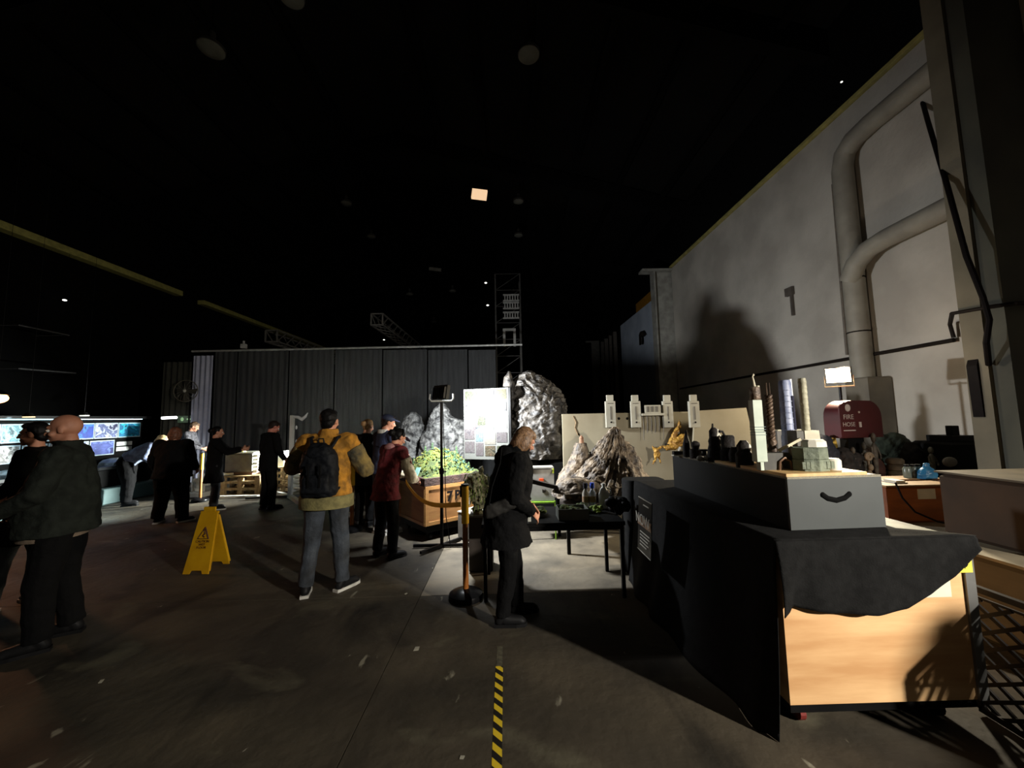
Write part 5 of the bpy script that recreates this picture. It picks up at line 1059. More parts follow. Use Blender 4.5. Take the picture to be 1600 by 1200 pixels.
MB().tube([(math.cos(a_/24*2*math.pi)*rf_, -.06, math.sin(a_/24*2*math.pi)*rf_*.9) for a_ in range(25)], .012, 6).build('cage_ring', FNM, t)
for k in range(16):
    a_ = k*math.pi/8; MB().tube([(math.cos(a_)*.05, -.10, math.sin(a_)*.05), (math.cos(a_)*rf_*.6, -.11, math.sin(a_)*rf_*.54), (math.cos(a_)*rf_, -.06, math.sin(a_)*rf_*.9)], .0035, 4).build('cage_wire', FNM, t)
MB().ball((0, -.1, 0), (.045, .03, .045)).build('hub', mat('fan_hub', (190, 188, 176), .4), t, smooth=True)
for k in range(4): MB().prism([(0, -.03), (.26, -.09), (.28, .07), (0, .03)], (0, -.02, 0), (math.cos(k*1.571), 0, math.sin(k*1.571)), (-math.sin(k*1.571), .3, math.cos(k*1.571)), (0, 1, 0), .006).build('blade', mat('fan_blade', (70, 68, 60), .5), t)
MB().tube([(0, .0, 0), (0, .12, 0)], .06, 12).build('motor', METB, t); MB().tube([(0, .1, 0), (0, .1, -q.z+.02)], .02, 8).tube([(0, .1, -q.z), (0, .1, -q.z+.03)], [.25, .2], 16).build('fan_stand', METB, t)
# --- white post with curved horn on a cross foot
ft = G(453, 779); t = empty('test_stand', (ft.x, ft.y, 0), 0, 'white square post on a cross foot with a curved horn on top', 'stand')
WPM = mat('post_white', (206, 206, 198), .5, (186, 186, 178), 4); hh = P(458, 649, ft.y).z
MB().bar((0, 0, .06), (0, 0, hh), .07, .07).build('post', WPM, t)
for p1 in ((.62, -.75, .05), (-.6, .45, .05)): MB().bar((0, 0, .05), p1, .07, .08).build('foot', WPM, t)
MB().bar((-.9, -.05, .04), (.7, .1, .04), .05, .05).build('foot', mat('foot_dark', (70, 72, 70), .5), t)
def rel(px, py, dy=0): q = P(px, py, ft.y+dy); return q-Vector((ft.x, ft.y, 0))
MB().tube([rel(458, 651), rel(466, 652), rel(472, 655), rel(477, 651), rel(481, 645)], [.03, .035, .04, .03, .008], 10).build('curved_horn', mat('horn_white', (220, 222, 220), .4), t, smooth=True)
for py in (668, 690): MB().ball(rel(463, py), (.02, .02, .045)).build('clip', mat('horn_white', (220, 222, 220), .4), t)
# --- pallet stacks and pale building model
PAL = mat('pallet_wood', (172, 148, 104), .75, (132, 108, 72), 6, stretch=(3, 1, 1), bump=.2)
def pallet_stack(px0, px1, Y, n_, dep, label, y0=None):
    x0, x1 = X(px0, Y, 770), X(px1, Y, 770); t = empty('pallet_stack', ((x0+x1)/2, Y+dep/2, 0), 0, label, 'pallets')
    for k in range(n_):
        z = k*.145
        for e in (0, .5, 1): MB().bb(x0, x1, Y+e*(dep-.1), Y+e*(dep-.1)+.1, z, z+.022).build('bottom_board', PAL, t, world=True)
        for e in (0, .44, .88):
            for g_ in (0, .45, .9): MB().bb(x0+e*(x1-x0), x0+(e+.12)*(x1-x0), Y+g_*(dep), Y+g_*dep+.1*dep, z+.022, z+.11).build('block', PAL, t, world=True)
        for e in range(5): MB().bb(x0, x1, Y+e*(dep-.09)/4, Y+e*(dep-.09)/4+.09, z+.112, z+.143).build('deck_board', PAL, t, world=True)
    return t
pallet_stack(343, 405, 8.95, 3, .7, 'low stack of wooden pallets behind the two dark clothed visitors')
pallet_stack(427, 456, 9.3, 4, .6, 'taller stack of pallets right of the man in the black coat')
WM = mat('model_board_white', (222, 222, 210), .5, (204, 204, 194), 5)
t = empty('pale_model_house', (X(375, 9.15), 9.3, .44), 0, 'grey pale edged box model standing on the pallets', 'model')
x0, x1 = X(353, 9.05), X(395, 9.05); z0_, z1_ = P(375, 738, 9.05).z, P(375, 709, 9.05).z
MB().bb(x0, x1, 9.05, 9.5, z0_, z1_).build('model_box', mat('model_grey', (110, 108, 100), .6), t, world=True); MB().bb(x0-.05, x1+.06, 9.0, 9.55, z1_, z1_+.03).build('white_top', WM, t, world=True)
for k in range(5): MB().bb(x1, x1+.10, 9.08+.02*(k % 2), 9.4, z0_+k*(z1_-z0_)/5, z0_+(k+.6)*(z1_-z0_)/5).build('end_block', WM, t, world=True)
MB().bb(x0-.1, x0+.2, 9.0, 9.5, z0_-.06, z0_-.005).build('white_step', WM, t, world=True); MB().bb(x0, x1, 9.06, 9.5, .44, z0_).build('underframe', mat('under_brown', (84, 60, 44), .7), t, world=True)
o = MB().tube([(X(381, 9.2), 9.2, z1_+.03), (X(381, 9.2), 9.2, z1_+.11)], [.05, .04], 12); o = o.build('yellow_pot', mat('pot_lime', (226, 226, 120), .5)); tag(o, 'small yellow pot on top of the pale box model', 'pot')
o = MB().bb(X(345, 8.7), X(408, 8.7)-.0, 8.62, 8.72, 0, .05).build('floor_rail', WM); tag(o, 'white low rail on the floor before the pallets', 'rail')
t = empty('white_model_tower', (X(442, 9.4), 9.45, .58), 0, 'white boxy model on the taller pallet stack beside the white post', 'model')
x0 = X(435, 9.4); MB().bb(x0, x0+.14, 9.4, 9.6, .58, P(436, 705, 9.4).z).build('tall_block', WM, t, world=True); MB().bb(x0+.14, x0+.34, 9.42, 9.6, .58, P(436, 722, 9.4).z).build('low_block', mat('block_cream', (210, 190, 150), .6), t, world=True); MB().bb(x0-.05, x0+.36, 9.38, 9.62, .77, .79).build('ledge', WM, t, world=True)
t = empty('slatted_rack', (X(468, 9.2), 9.3, 0), 0, 'white slatted rack between the white post and the backpack man', 'rack')
x0, x1 = X(458, 9.2), X(478, 9.2)
for k in range(5): MB().bb(x0, x1, 9.2, 9.5, .08+.13*k, .11+.13*k).build('slat', WM, t, world=True)
for x in (x0, x1-.03): MB().bb(x, x+.03, 9.2, 9.5, 0, .68).build('side_frame', WM, t, world=True)
MB().bb(x1+.06, x1+.20, 9.2, 9.4, 0, .70).build('side_frame', WM, t, world=True)
t = empty('white_model_pieces', (X(305, 8.9), 8.9, 0), 0, 'bright white jumbled model pieces seen between the visitors', 'model'); t.name = 'scale_model'
rnd = random.Random(9)
for k in range(9): x = X(298, 8.9)+rnd.random()*.42; z = .12+.3*rnd.random(); MB().box((x, 8.9+rnd.random()*.2, z), (.09, .08, .07), rz=rnd.random()).build('white_block', WM, t, world=True)
MB().bb(X(296, 8.9), X(326, 8.9), 8.82, 9.2, 0, .10).build('model_base_board', WM, t, world=True)
for k in range(3): MB().bb(X(299+9*k, 8.9), X(299+9*k, 8.9)+.03, 8.95, 8.98, .1, .5).build('white_strut', WM, t, world=True)
s3 = P(314, 750, 8.35); s3.z = 0; stanchion(s3, 0, 'yellow barrier post between the auburn haired woman and the phone woman')
# --- low lamp behind the backpack man
t = empty('floor_flood_lamp', (-4.15, 9.75, 0), 0, 'flood lamp on a short stand behind the backpack man', 'lamp')
MB().tube([(0, 0, .02), (0, 0, .9)], .016, 8).build('pole', METB, t); MB().box((0, 0, .98), (.26, .05, .18), rz=R(-55)).build('lamp_housing', METB, t)
for an in (0, 120, 240): MB().bar((0, 0, .03), (.3*math.cos(R(an)), .3*math.sin(R(an)), .02), .03).build('foot', METB, t)
#PART:PEOPLE
# ================================================================== PEOPLE
SKIN = mat('skin', (196, 140, 112), .6, (180, 122, 96), 6); SKIN2 = mat('skin_tan', (176, 124, 98), .6, (158, 106, 82), 6)
def cloth(n, c, k=.75, sc=14): return mat(n, c, .9, tuple(v*k for v in c), sc, bump=.25, bscale=60)
BLKC = cloth('coat_black', (13, 13, 14)); TRB = cloth('trousers_black', (11, 11, 12)); DEN = cloth('denim', (58, 64, 72), .5, 5); SOLE = mat('sole_white', (200, 198, 190), .5); SHB = mat('shoe_black', (24, 24, 25), .5)
EYEW = mat('eye_white', (225, 222, 216), .3); EYED = mat('eye_dark', (24, 18, 16), .3)
def V3(p): return Vector(p)
def hand(mb, wrist, d, palm, side, s, rad=.0088, curl=.5):
    """palm faces `palm`; thumb leaves the side of the palm"""
    d = d.normalized(); palm = (palm-d*palm.dot(d)).normalized(); acr = d.cross(palm)*side
    base = wrist+d*.015*s
    pc_ = base+d*.045*s
    M = Matrix((acr, palm, d)).transposed()
    mb.ball(pc_, (.040*s, .016*s, .052*s), M, 12, 8); mb.cap(wrist-d*.02*s, .026*s, base+d*.02*s, .024*s, seg=10)
    for i, (off, ln) in enumerate(((-.030, .066), (-.011, .076), (.010, .071), (.029, .056))):
        a = base+d*.082*s+acr*off*s; c1 = curl*(.7+.08*i); d1 = (d*math.cos(c1)+palm*math.sin(c1)); d2 = (d*math.cos(c1*2.1)+palm*math.sin(c1*2.1))
        p1 = a+d1*ln*.55*s; p2 = p1+d2*ln*.5*s
        mb.cap(a-d*.02*s, rad*1.1*s, p1, rad*s, seg=8); mb.cap(p1, rad*s, p2, rad*.82*s, seg=8)
    t0 = base+d*.02*s-acr*.03*s; t1 = t0+(d*.6-acr*.7+palm*.25).normalized()*.034*s; t2 = t1+(d*.9-acr*.15+palm*.45).normalized()*.03*s
    mb.cap(t0, .013*s, t1, .0115*s, seg=8); mb.cap(t1, .0115*s, t2, .009*s, seg=8)
ARM_DOWN = ((.25, -.03, 1.13), (.27, .05, .89))
def person(label, loc, face, H=1.7, lean=0, hyaw=0, hpitch=0, aL=ARM_DOWN, aR=ARM_DOWN, feet=((-.11, 0, 8), (.11, 0, -8)), wide=1, belly=0,
           skin=SKIN, coat=None, trousers=TRB, shoe=SHB, sole=SHB, hair=None, vox=.011, palmL=None, palmR=None, toes=None, leg_w=1, knee=.03, shoulders=1):
    s = H/1.70; root = empty('person', loc, face, label, 'person'); hipz = .93*s
    cl_, sl_ = math.cos(lean), math.sin(lean)
    def T(p):   # torso frame -> leaned
        p = Vector(p); q = p-Vector((0, 0, hipz)); return Vector((p.x, q.y*cl_+q.z*sl_, hipz-q.y*sl_+q.z*cl_)) if q.z > 0 else p
    S = lambda p: Vector(p)*s
    shw = .185*(.5+.5*wide)*shoulders
    sh = [T(S((-shw, 0, 1.395))), T(S((shw, 0, 1.395)))]
    el = [T(S((-aL[0][0], aL[0][1], aL[0][2]))), T(S(aR[0]))]; wr_ = [T(S((-aL[1][0], aL[1][1], aL[1][2]))), T(S(aR[1]))]
    ank = [S((f_[0], f_[1], .085)) for f_ in feet]; hip = [S((-.09*wide**.6, 0, .90)), S((.09*wide**.6, 0, .90))]
    kn = [(hip[i]*.46+ank[i]*.54)+Vector((0, knee*s, 0)) for i in (0, 1)]
    neck0, neck1 = T(S((0, -.01, 1.42))), T(S((0, .005, 1.52)))
    HR = Matrix.Rotation(hyaw, 3, 'Z') @ Matrix.Rotation(-(lean*.75+hpitch), 3, 'X')
    hc = neck1+HR @ S((0, .02, .075)); hp_ = lambda p: hc+HR @ S(p); hM = HR
    # --- body: one continuous surface
    b = MB()
    b.ball(hp_((0, -.012, .025)), (.074*s, .092*s, .088*s), hM, 18, 12); b.ball(hp_((0, .022, -.035)), (.056*s, .066*s, .072*s), hM, 16, 10)
    b.ball(hp_((0, .062, -.088)), .022*s); b.cap(hp_((0, .086, .008)), .009*s, hp_((0, .104, -.030)), .013*s, seg=8)
    b.cap(hp_((-.035, .075, .022)), .012*s, hp_((.035, .075, .022)), .012*s, seg=8)      # brow
    b.ball(hp_((0, .082, -.058)), (.024*s, .010*s, .006*s), hM); b.ball(hp_((0, .079, -.067)), (.020*s, .010*s, .006*s), hM)
    for e in (-1, 1):
        b.ball(hp_((e*.077, -.006, -.006)), (.010*s, .020*s, .032*s), hM); b.ball(hp_((e*.045, .055, -.03)), (.022*s, .02*s, .02*s), hM)
    b.cap(neck0, .058*s, neck1, .054*s); 
    b.loft([(z*s, rx*s*wide**.7, ry*s, 0, cy*s) for z, rx, ry, cy in ((.84, .13, .10, 0), (.93, .155, .11, 0), (1.05, .135, .10+belly*.6, belly*.5), (1.18, .15, .105+belly*.3, belly*.3), (1.32, .165, .10, 0), (1.42, .12, .075, 0), (1.46, .06, .055, 0))], 24, T)
    for i in (0, 1):
        b.cap(T(S((0, 0, 1.39))), .06*s, sh[i], .052*s); b.cap(sh[i], .050*s, el[i], .038*s); b.cap(el[i], .038*s, wr_[i], .025*s)
        b.cap(hip[i], .085*s, kn[i], .055*s); b.cap(kn[i], .052*s, ank[i], .036*s)
        yaw = R(feet[i][2]); fd = Vector((-math.sin(yaw), math.cos(yaw), 0))
        b.cap(ank[i]+Vector((0, 0, -.035*s)), .034*s, ank[i]+fd*.13*s+Vector((0, 0, -.055*s)), .026*s)
        d = wr_[i]-el[i]; sd = (-1, 1)[i]
        pm__ = V3((palmL, palmR)[i]) if (palmL, palmR)[i] else Vector((-sd, .2, 0))
        hand(b, wr_[i], d, pm__, -sd, s, .0088 if vox < .009 else .0105)
    remeshed(b, 'body', skin, root, min(vox, .0085)*s, smooth=2)
    if hair is None or hair[0] in ('bald', 'short', 'capped', 'bob', 'bun'):
        for e in (-1, 1):
            MB().ball(hp_((e*.030, .078, -.002)), .0115*s, u=10, v=7).build('eye', EYEW, root, smooth='all'); MB().ball(hp_((e*.030, .0875, -.002)), .0055*s, u=8, v=6).build('pupil', EYED, root)
    # --- trousers
    t = MB()
    t.loft([(z*s, rx*s*wide**.8, (ry+belly*.4*(z > .95))*s, 0, (0, belly*.2*s)[z > .95]) for z, rx, ry in ((.80, .158, .118), (.88, .168, .125), (.96, .158, .118), (1.03, .145, .108))], 26, lambda p: p if p.z < hipz else T(p))
    for i in (0, 1):
        t.cap(hip[i], .099*s*leg_w*wide**.4, kn[i], .077*s*leg_w); t.cap(kn[i], .077*s*leg_w, ank[i]+Vector((0, -.005, .0)), .066*s*leg_w, e1=False)
    remeshed(t, 'trousers', trousers, root, vox*s, disp=.022, dscale=.11)
    # --- shoes
    for i in (0, 1):
        yaw = R(feet[i][2]); fd = Vector((-math.sin(yaw), math.cos(yaw), 0)); M = Matrix.Rotation(yaw, 3, 'Z'); c = Vector((ank[i].x, ank[i].y, 0))
        f_ = MB(); f_.cap(c+Vector((0, 0, .085*s))-fd*.01*s, .046*s, c-fd*.035*s+Vector((0, 0, .05*s)), .042*s); f_.cap(c+fd*.02*s+Vector((0, 0, .055*s)), .046*s, c+fd*.145*s+Vector((0, 0, .042*s)), .038*s); f_.ball(c+fd*.15*s+Vector((0, 0, .038*s)), (.042*s, .05*s, .03*s), M)
        so = remeshed(f_, 'shoe', shoe, root, .009, smooth=2)
        pol = [(-.036, -.075), (.036, -.075), (.040, .02), (.047, .11), (.038, .18), (.012, .205), (-.018, .203), (-.040, .175), (-.045, .11), (-.038, .02)]
        MB().prism([(x*s, y*s) for x, y in pol], c+Vector((0, 0, .0)), M @ Vector((1, 0, 0)), M @ Vector((0, 1, 0)), (0, 0, 1), .026*s).build('sole', sole, so)
    # --- coat
    if coat:
        hem = coat.get('hem', .84); fl = coat.get('flare', 1.0); wd = wide*coat.get('wide', 1)
        j = MB()
        prof = [(hem, .202*fl, .158*fl+belly*.5, belly*.3)]
        if hem < .8: prof.append(((hem+.95)/2, .185*(fl+1)/2, .14+belly*.6, belly*.35))
        prof += [(.95, .187, .146+belly*.8, belly*.5), (1.05, .175, .137+belly*.9, belly*.5), (1.2, .185, .138+belly*.4, belly*.25), (1.32, .195, .128, 0), (1.40, .165, .11, 0), (1.445, .10, .085, 0), (1.475, .075, .072, .003)]
        if coat.get('collar'): prof.append((1.475+coat['collar'], .072, .074, .01))
        j.loft([(z*s, rx*s*wd, ry*s*(.5+.5*wd)*coat.get('deep', 1), 0, cy*s) for z, rx, ry, cy in prof], 30, lambda p: T(p) if p.z > hipz else p)
        for i in (0, 1):
            j.cap(T(S((0, 0, 1.375))), .075*s, sh[i], .074*s*coat.get('sl', 1)); k = coat.get('sl', 1)
            j.cap(sh[i], .074*s*k, el[i].lerp(sh[i], .45 if coat.get('sleeve') else 0), .062*s*k)
            if not coat.get('sleeve'): j.cap(el[i], .062*s*k, wr_[i].lerp(el[i], .06), .044*s*k, e1=False)
        if coat.get('hood'): j.ball(T(S((0, -.11, 1.43))), (.12*s, .075*s, .075*s)); j.ball(T(S((0, -.15, 1.37))), (.08*s, .05*s, .07*s))
        remeshed(j, coat.get('name', 'jacket'), coat['mat'], root, vox*s, disp=coat.get('fold', .03), dscale=.09)
        if coat.get('sleeve'):
            for i in (0, 1):
                k = coat.get('sl', 1)
                q = MB(); q.cap(sh[i].lerp(el[i], .25), .078*s*k, el[i], .066*s*k, e0=False); q.cap(el[i], .066*s*k, wr_[i].lerp(el[i], .06), .046*s*k, e1=False); remeshed(q, 'sleeve', coat['sleeve'], root, vox*s, disp=.03, dscale=.08)
                if coat.get('cuff'): q = MB().cap(wr_[i].lerp(el[i], .30), .060*s, wr_[i].lerp(el[i], -.02), .048*s, e0=False, e1=False); remeshed(q, 'cuff', coat['cuff'], root, vox*s)
    # --- hair
    if hair:
        st_, hm = hair; h = MB()
        if st_ in ('short', 'bob', 'bun', 'capped'):
            h.ball(hp_((0, -.024, .034)), (.082*s, .092*s, .090*s), hM, 22, 14)
            if st_ != 'bob': h.ball(hp_((0, -.058, -.018)), (.064*s, .045*s, .062*s), hM, 16, 10)
            if st_ in ('short', 'capped'): h.ball(hp_((0, .035, .078)), (.064*s, .048*s, .034*s), hM, 14, 9)
        if st_ == 'bob':
            h.ball(hp_((0, .0, .062)), (.078*s, .085*s, .055*s), hM, 18, 10)
            for e in (-1, 1): h.ball(hp_((e*.066, -.008, -.03)), (.034*s, .062*s, .095*s), hM, 14, 10)
            h.ball(hp_((0, -.07, -.035)), (.088*s, .048*s, .10*s), hM, 16, 10)
        if st_ == 'bun': h.ball(hp_((0, -.135, .015)), (.05*s, .045*s, .05*s), hM)
        remeshed(h, 'hair', hm, root, .0085, disp=.012, dscale=.03)
    root['_h'] = 0; del root['_h']
    return dict(root=root, T=T, S=S, s=s, hp=hp_, hM=hM, wr=wr_, el=el, sh=sh, HR=HR)
def arm(e, w_): return (e, w_)

# the woman in black by the table
p = person('woman in black hooded coat with bobbed light brown hair looking at the table', Vector((X(790, 3.25, 800), 3.25, 0)), R(-82), 1.56, lean=R(13), hyaw=R(6), hpitch=R(22), aL=((.24, .02, 1.14), (.10, .22, 1.02)), aR=((.27, .0, 1.12), (.10, .22, .98)),
           feet=((-.09, .10, 6), (.09, -.05, -6)), palmL=(.6, -.4, -.6), palmR=(-.6, -.4, -.6), coat=dict(mat=BLKC, hem=.66, flare=1.08, hood=1, collar=.05, wide=1.12, deep=1.32, sl=1.2, fold=.03), hair=('bob', mat('hair_lightbrown', (148, 112, 78), .55, (72, 50, 34), 60, stretch=(3, 3, .5))), vox=.0085)
bag = empty('shoulder_bag', Vector((X(784, 3.0, 790), 3.0, .95)), R(-82), 'grey soft bag hanging at the hip of the woman in black', 'bag')
bgm = MB(); bgm.loft([(-.055, .02, .09), (-.04, .03, .13), (.02, .03, .13), (.05, .012, .12)], 18, power=3); bgm.v = [Vector((q.x, q.y, q.z+q.y*.35)) for q in bgm.v]
remeshed(bgm, 'bag_body', mat('bag_grey', (44, 43, 41), .5, (24, 23, 22), 8), bag, .009, .02, .05, 1)
MB().tube([(0, -.1, .0), (-.01, -.07, .15), (-.05, .0, .32), (-.10, .02, .44)], .005, 6).build('strap', BLKC, bag)

# the man with the backpack
MUS = cloth('jacket_mustard', (178, 122, 30), .7); CAMO = mat('sleeve_camo', (124, 104, 54), .9, (50, 48, 38), 7, bump=.3, bscale=50); OLV = cloth('hem_olive', (124, 116, 72))
bpx = X(510, 3.86, 800)
p = person('dark haired man in mustard jacket and jeans wearing a black backpack', Vector((bpx, 3.86, 0)), R(6), 1.73, hyaw=R(-6), aL=((.33, .02, 1.16), (.17, .26, 1.20)), aR=((.35, .03, 1.12), (.20, .27, 1.16)), feet=((-.15, -.06, 14), (.15, .02, -34)), palmL=(.8, .1, .3), palmR=(-.8, .1, .3),
           wide=1.08, coat=dict(mat=MUS, hem=.84, sleeve=CAMO, sl=1.2, collar=.045, wide=1.1, fold=.035), trousers=DEN, sole=SOLE, hair=('short', mat('hair_black', (18, 16, 16), .5, (10, 9, 9), 50)), vox=.0085)
MB().loft([(.80, .250, .192), (.90, .250, .194), (.915, .242, .184)], 30).build('jacket_hem', OLV, p['root'], smooth=True)
pk = empty('backpack', p['root'].location+Vector((.02, -.20, .93)), R(6), 'black backpack on the back of the man in the mustard jacket', 'backpack')
BPK = mat('pack_nylon', (20, 22, 26), .6, (13, 14, 17), 9, bump=.2)
bm_ = MB(); bm_.loft([(0, .145, .07), (.04, .165, .09), (.25, .165, .095), (.38, .15, .085), (.46, .10, .06), (.49, .05, .03)], 28, power=3.2)
remeshed(bm_, 'pack_body', BPK, pk, .0095, .03, .07, 2)
bm_ = MB(); bm_.loft([(.04, .115, .03, 0, -.085), (.06, .125, .04, 0, -.09), (.18, .12, .04, 0, -.09), (.21, .11, .02, 0, -.085)], 20, power=3.5); remeshed(bm_, 'front_pocket', BPK, pk, .009, .015, .05, 1)
bm_ = MB(); bm_.loft([(.36, .10, .03, 0, -.06), (.40, .115, .045, 0, -.055), (.46, .085, .05, 0, -.03)], 20, power=3); remeshed(bm_, 'lid_flap', BPK, pk, .009, .02, .05, 1)
MB().tube([(-.03, .02, .48), (-.02, .02, .53), (.02, .02, .53), (.03, .02, .48)], .008, 8).build('grab_handle', BPK, pk)
for e in (-1, 1): MB().tube([(e*.09, .04, .45), (e*.12, .10, .53), (e*.13, .22, .55), (e*.14, .33, .45), (e*.15, .33, .25), (e*.16, .17, .08), (e*.14, .05, .05)], .016, 8).build('shoulder_strap', BPK, pk, smooth=True)
for x in (-.05, .05): MB().bb(x-.008, x+.008, -.14, -.132, .10, .30).build('strap_end', mat('strap_black', (12, 12, 13), .6), pk)

# the man walking at far left
bw = Vector((X(96, 3.1, 850), 3.1, 0))
p = person('bald heavyset man in dark jacket and black trousers standing at the left', bw, R(122), 1.71, hyaw=R(-4), hpitch=R(6), aL=((.27, .06, 1.14), (.20, .30, 1.00)), aR=((.27, .08, 1.12), (.20, .34, .99)), feet=((-.12, .05, 6), (.13, -.05, -6)), belly=.075, wide=1.25, skin=SKIN2, leg_w=1.15,
           coat=dict(mat=cloth('jacket_darkgreen', (33, 37, 33)), hem=.82, collar=.03, flare=1.03, sl=1.15, fold=.03), hair=None, vox=.0085)
MB().loft([(.79, .21, .185, 0, .045), (.86, .212, .19, 0, .045), (.9, .2, .18, 0, .045)], 28).build('shirt_hem', cloth('shirt_beige', (120, 104, 88)), p['root'], smooth=True)
p = person('mostly hidden visitor in dark coat and grey jeans beyond the bald man', Vector((X(44, 3.75, 850), 3.75, 0)), R(118), 1.66, aL=((.25, .02, 1.13), (.24, .22, .98)), aR=((.25, .02, 1.13), (.26, .24, 1.0)), feet=((-.10, .18, 6), (.10, -.12, -6)), coat=dict(mat=cloth('coat_dark', (12, 12, 12)), hem=.72), trousers=cloth('jeans_grey', (74, 80, 84), .6, 5), sole=SOLE, shoe=mat('shoe_pale', (150, 148, 142), .6), hair=('short', mat('hair_black', (18, 16, 16), .5)), vox=.014)
hb2 = empty('hand_bag', Vector((X(14, 3.45, 840), 3.45, .62)), R(80), 'dark bag at the left edge beside the bald man', 'bag')
MB().loft([(0, .05, .12), (.02, .06, .14), (.16, .055, .13), (.2, .03, .11)], 16, power=3.5).build('bag_body', BLKC, hb2, smooth=True); MB().tube([(0, -.08, .19), (0, -.06, .30), (0, .06, .30), (0, .08, .19)], .009, 8).build('handle', BLKC, hb2)

# visitors by the pallets
p = person('large auburn haired visitor in loose black clothes seen from behind', Vector((X(268, 6.62, 750), 6.62, 0)), R(4), 1.57, hpitch=R(12), aL=((.32, -.02, 1.12), (.33, .10, .90)), aR=((.34, -.02, 1.12), (.30, .16, .94)), feet=((-.20, 0, 10), (.20, .02, -30)), wide=1.55, belly=.04, leg_w=1.45, sole=SOLE,
           coat=dict(mat=BLKC, hem=.80, flare=1.02, sl=1.35), hair=('bob', mat('hair_auburn', (128, 78, 54), .6, (84, 50, 34), 40)), vox=.012)
p = person('blonde visitor in blue grey top and black trousers bending forward', Vector((X(197, 8.1, 750), 8.1, 0)), R(-62), 1.66, lean=R(56), hpitch=R(-20), aL=((.20, .10, 1.25), (.18, .34, 1.30)), aR=((.20, .12, 1.22), (.18, .38, 1.28)), feet=((-.13, -.02, 4), (.13, .06, -4)), wide=1.25, leg_w=1.35,
           coat=dict(mat=cloth('top_bluegrey', (130, 142, 176), .75), hem=.95, flare=.95, name='top'), hair=('bob', mat('hair_blonde', (210, 184, 140), .6, (170, 140, 96), 40)), vox=.013)
p = person('grey haired man in patterned dark shirt behind the auburn haired visitor', Vector((X(284, 9.6, 750), 9.6, 0)), R(-70), 1.70, lean=R(14), hpitch=R(14), aL=((.22, .14, 1.15), (.12, .36, 1.08)), aR=((.22, .14, 1.15), (.12, .38, 1.12)), coat=dict(mat=cloth('shirt_slate', (92, 90, 96), .55, 30), hem=.86, name='shirt'), hair=('short', mat('hair_greybrown', (112, 88, 66), .6, (80, 60, 44), 40)), vox=.013)
p = person('dark haired visitor in long black coat holding up a phone', Vector((X(334, 7.55, 750), 7.55, 0)), R(-58), 1.56, hpitch=R(8), aL=((.20, .24, 1.18), (.14, .46, 1.22)), aR=((.22, .22, 1.16), (.12, .46, 1.20)), feet=((-.08, 0, 6), (.10, .04, -14)), coat=dict(mat=cloth('coat_darkest', (11, 10, 11)), hem=.56, flare=1.2), trousers=cloth('jeans_dark', (44, 44, 50), .7, 6), sole=SOLE, hair=('bun', mat('hair_black', (18, 16, 16), .5)), vox=.012)
hx = p['root'].location+Matrix.Rotation(R(-58), 3, 'Z') @ ((p['wr'][0]+p['wr'][1])*.5+Vector((0, .10, .05)))
o = MB().box(hx, (.075, .012, .15), rz=R(-58)).build('phone', mat('phone_dark', (40, 40, 44), .3)); tag(o, 'dark phone held up by the visitor in the long black coat', 'phone')
p = person('man in black coat with cropped hair looking down at the pallets', Vector((X(418, 7.45, 750), 7.45, 0)), R(-28), 1.66, lean=R(3), hpitch=R(26), hyaw=R(-14), aL=((.25, .02, 1.12), (.23, .16, .92)), aR=((.25, .04, 1.12), (.22, .20, .94)), feet=((-.10, 0, 10), (.10, .03, -24)), coat=dict(mat=BLKC, hem=.74, flare=1.0), skin=mat('skin_ruddy', (190, 120, 100), .6, (170, 100, 82), 6), hair=('short', mat('hair_darkbrown', (40, 30, 26), .5)), vox=.012)

# the group before the crate
p = person('fair haired visitor with hair tied up and cream top under a dark vest', Vector((X(569, 6.15, 750), 6.15, 0)), R(-14), 1.64, lean=R(5), hpitch=R(12), aL=((.24, .04, 1.13), (.18, .24, 1.05)), aR=((.24, .04, 1.13), (.16, .26, 1.05)), feet=((-.09, 0, 6), (.09, .02, -10)), coat=dict(mat=cloth('vest_dark', (26, 26, 28)), hem=.66, sleeve=cloth('sleeve_cream', (196, 180, 150)), fold=.02), shoe=SHB, hair=('bun', mat('hair_fair', (176, 136, 88), .6, (110, 80, 48), 40)), vox=.012)
CAPN = mat('cap_navy', (34, 42, 68), .7, (26, 32, 54), 9)
p = person('person in navy cap and navy sweater leaning over the green hill', Vector((X(597, 5.72, 750), 5.72, 0)), R(-40), 1.70, lean=R(5), hyaw=R(-26), hpitch=R(8), aL=((.24, .06, 1.13), (.18, .28, 1.08)), aR=((.24, .06, 1.13), (.14, .30, 1.08)), feet=((-.10, 0, 10), (.12, .05, -10)), coat=dict(mat=cloth('sweater_navy', (34, 40, 66)), hem=.86, name='sweater', fold=.02), trousers=cloth('jeans_slate', (60, 64, 72), .65, 5), shoe=mat('shoe_white', (190, 188, 182), .6), sole=SOLE, hair=('capped', mat('hair_darkbrown', (40, 30, 26), .5)), vox=.012)
cp = MB(); cp.ball(p['hp']((0, -.018, .058)), (.090*p['s'], .102*p['s'], .068*p['s']), p['hM'], 18, 10)
cp.cap(p['hp']((-.03, .085, .050)), .010, p['hp']((-.022, .150, .040)), .007); cp.cap(p['hp']((.03, .085, .050)), .010, p['hp']((.022, .150, .040)), .007); cp.cap(p['hp']((0, .085, .055)), .012, p['hp']((0, .160, .042)), .008)
remeshed(cp, 'navy_cap', CAPN, p['root'], .007, smooth=2)
MB().loft([(1.435, .075, .07, 0, .0), (1.49, .072, .07, 0, .005)], 18).build('collar', cloth('collar_white', (200, 198, 190)), p['root'])
MAR = cloth('jacket_maroon', (112, 30, 38), .7); CRS = cloth('sleeve_white', (214, 204, 180))
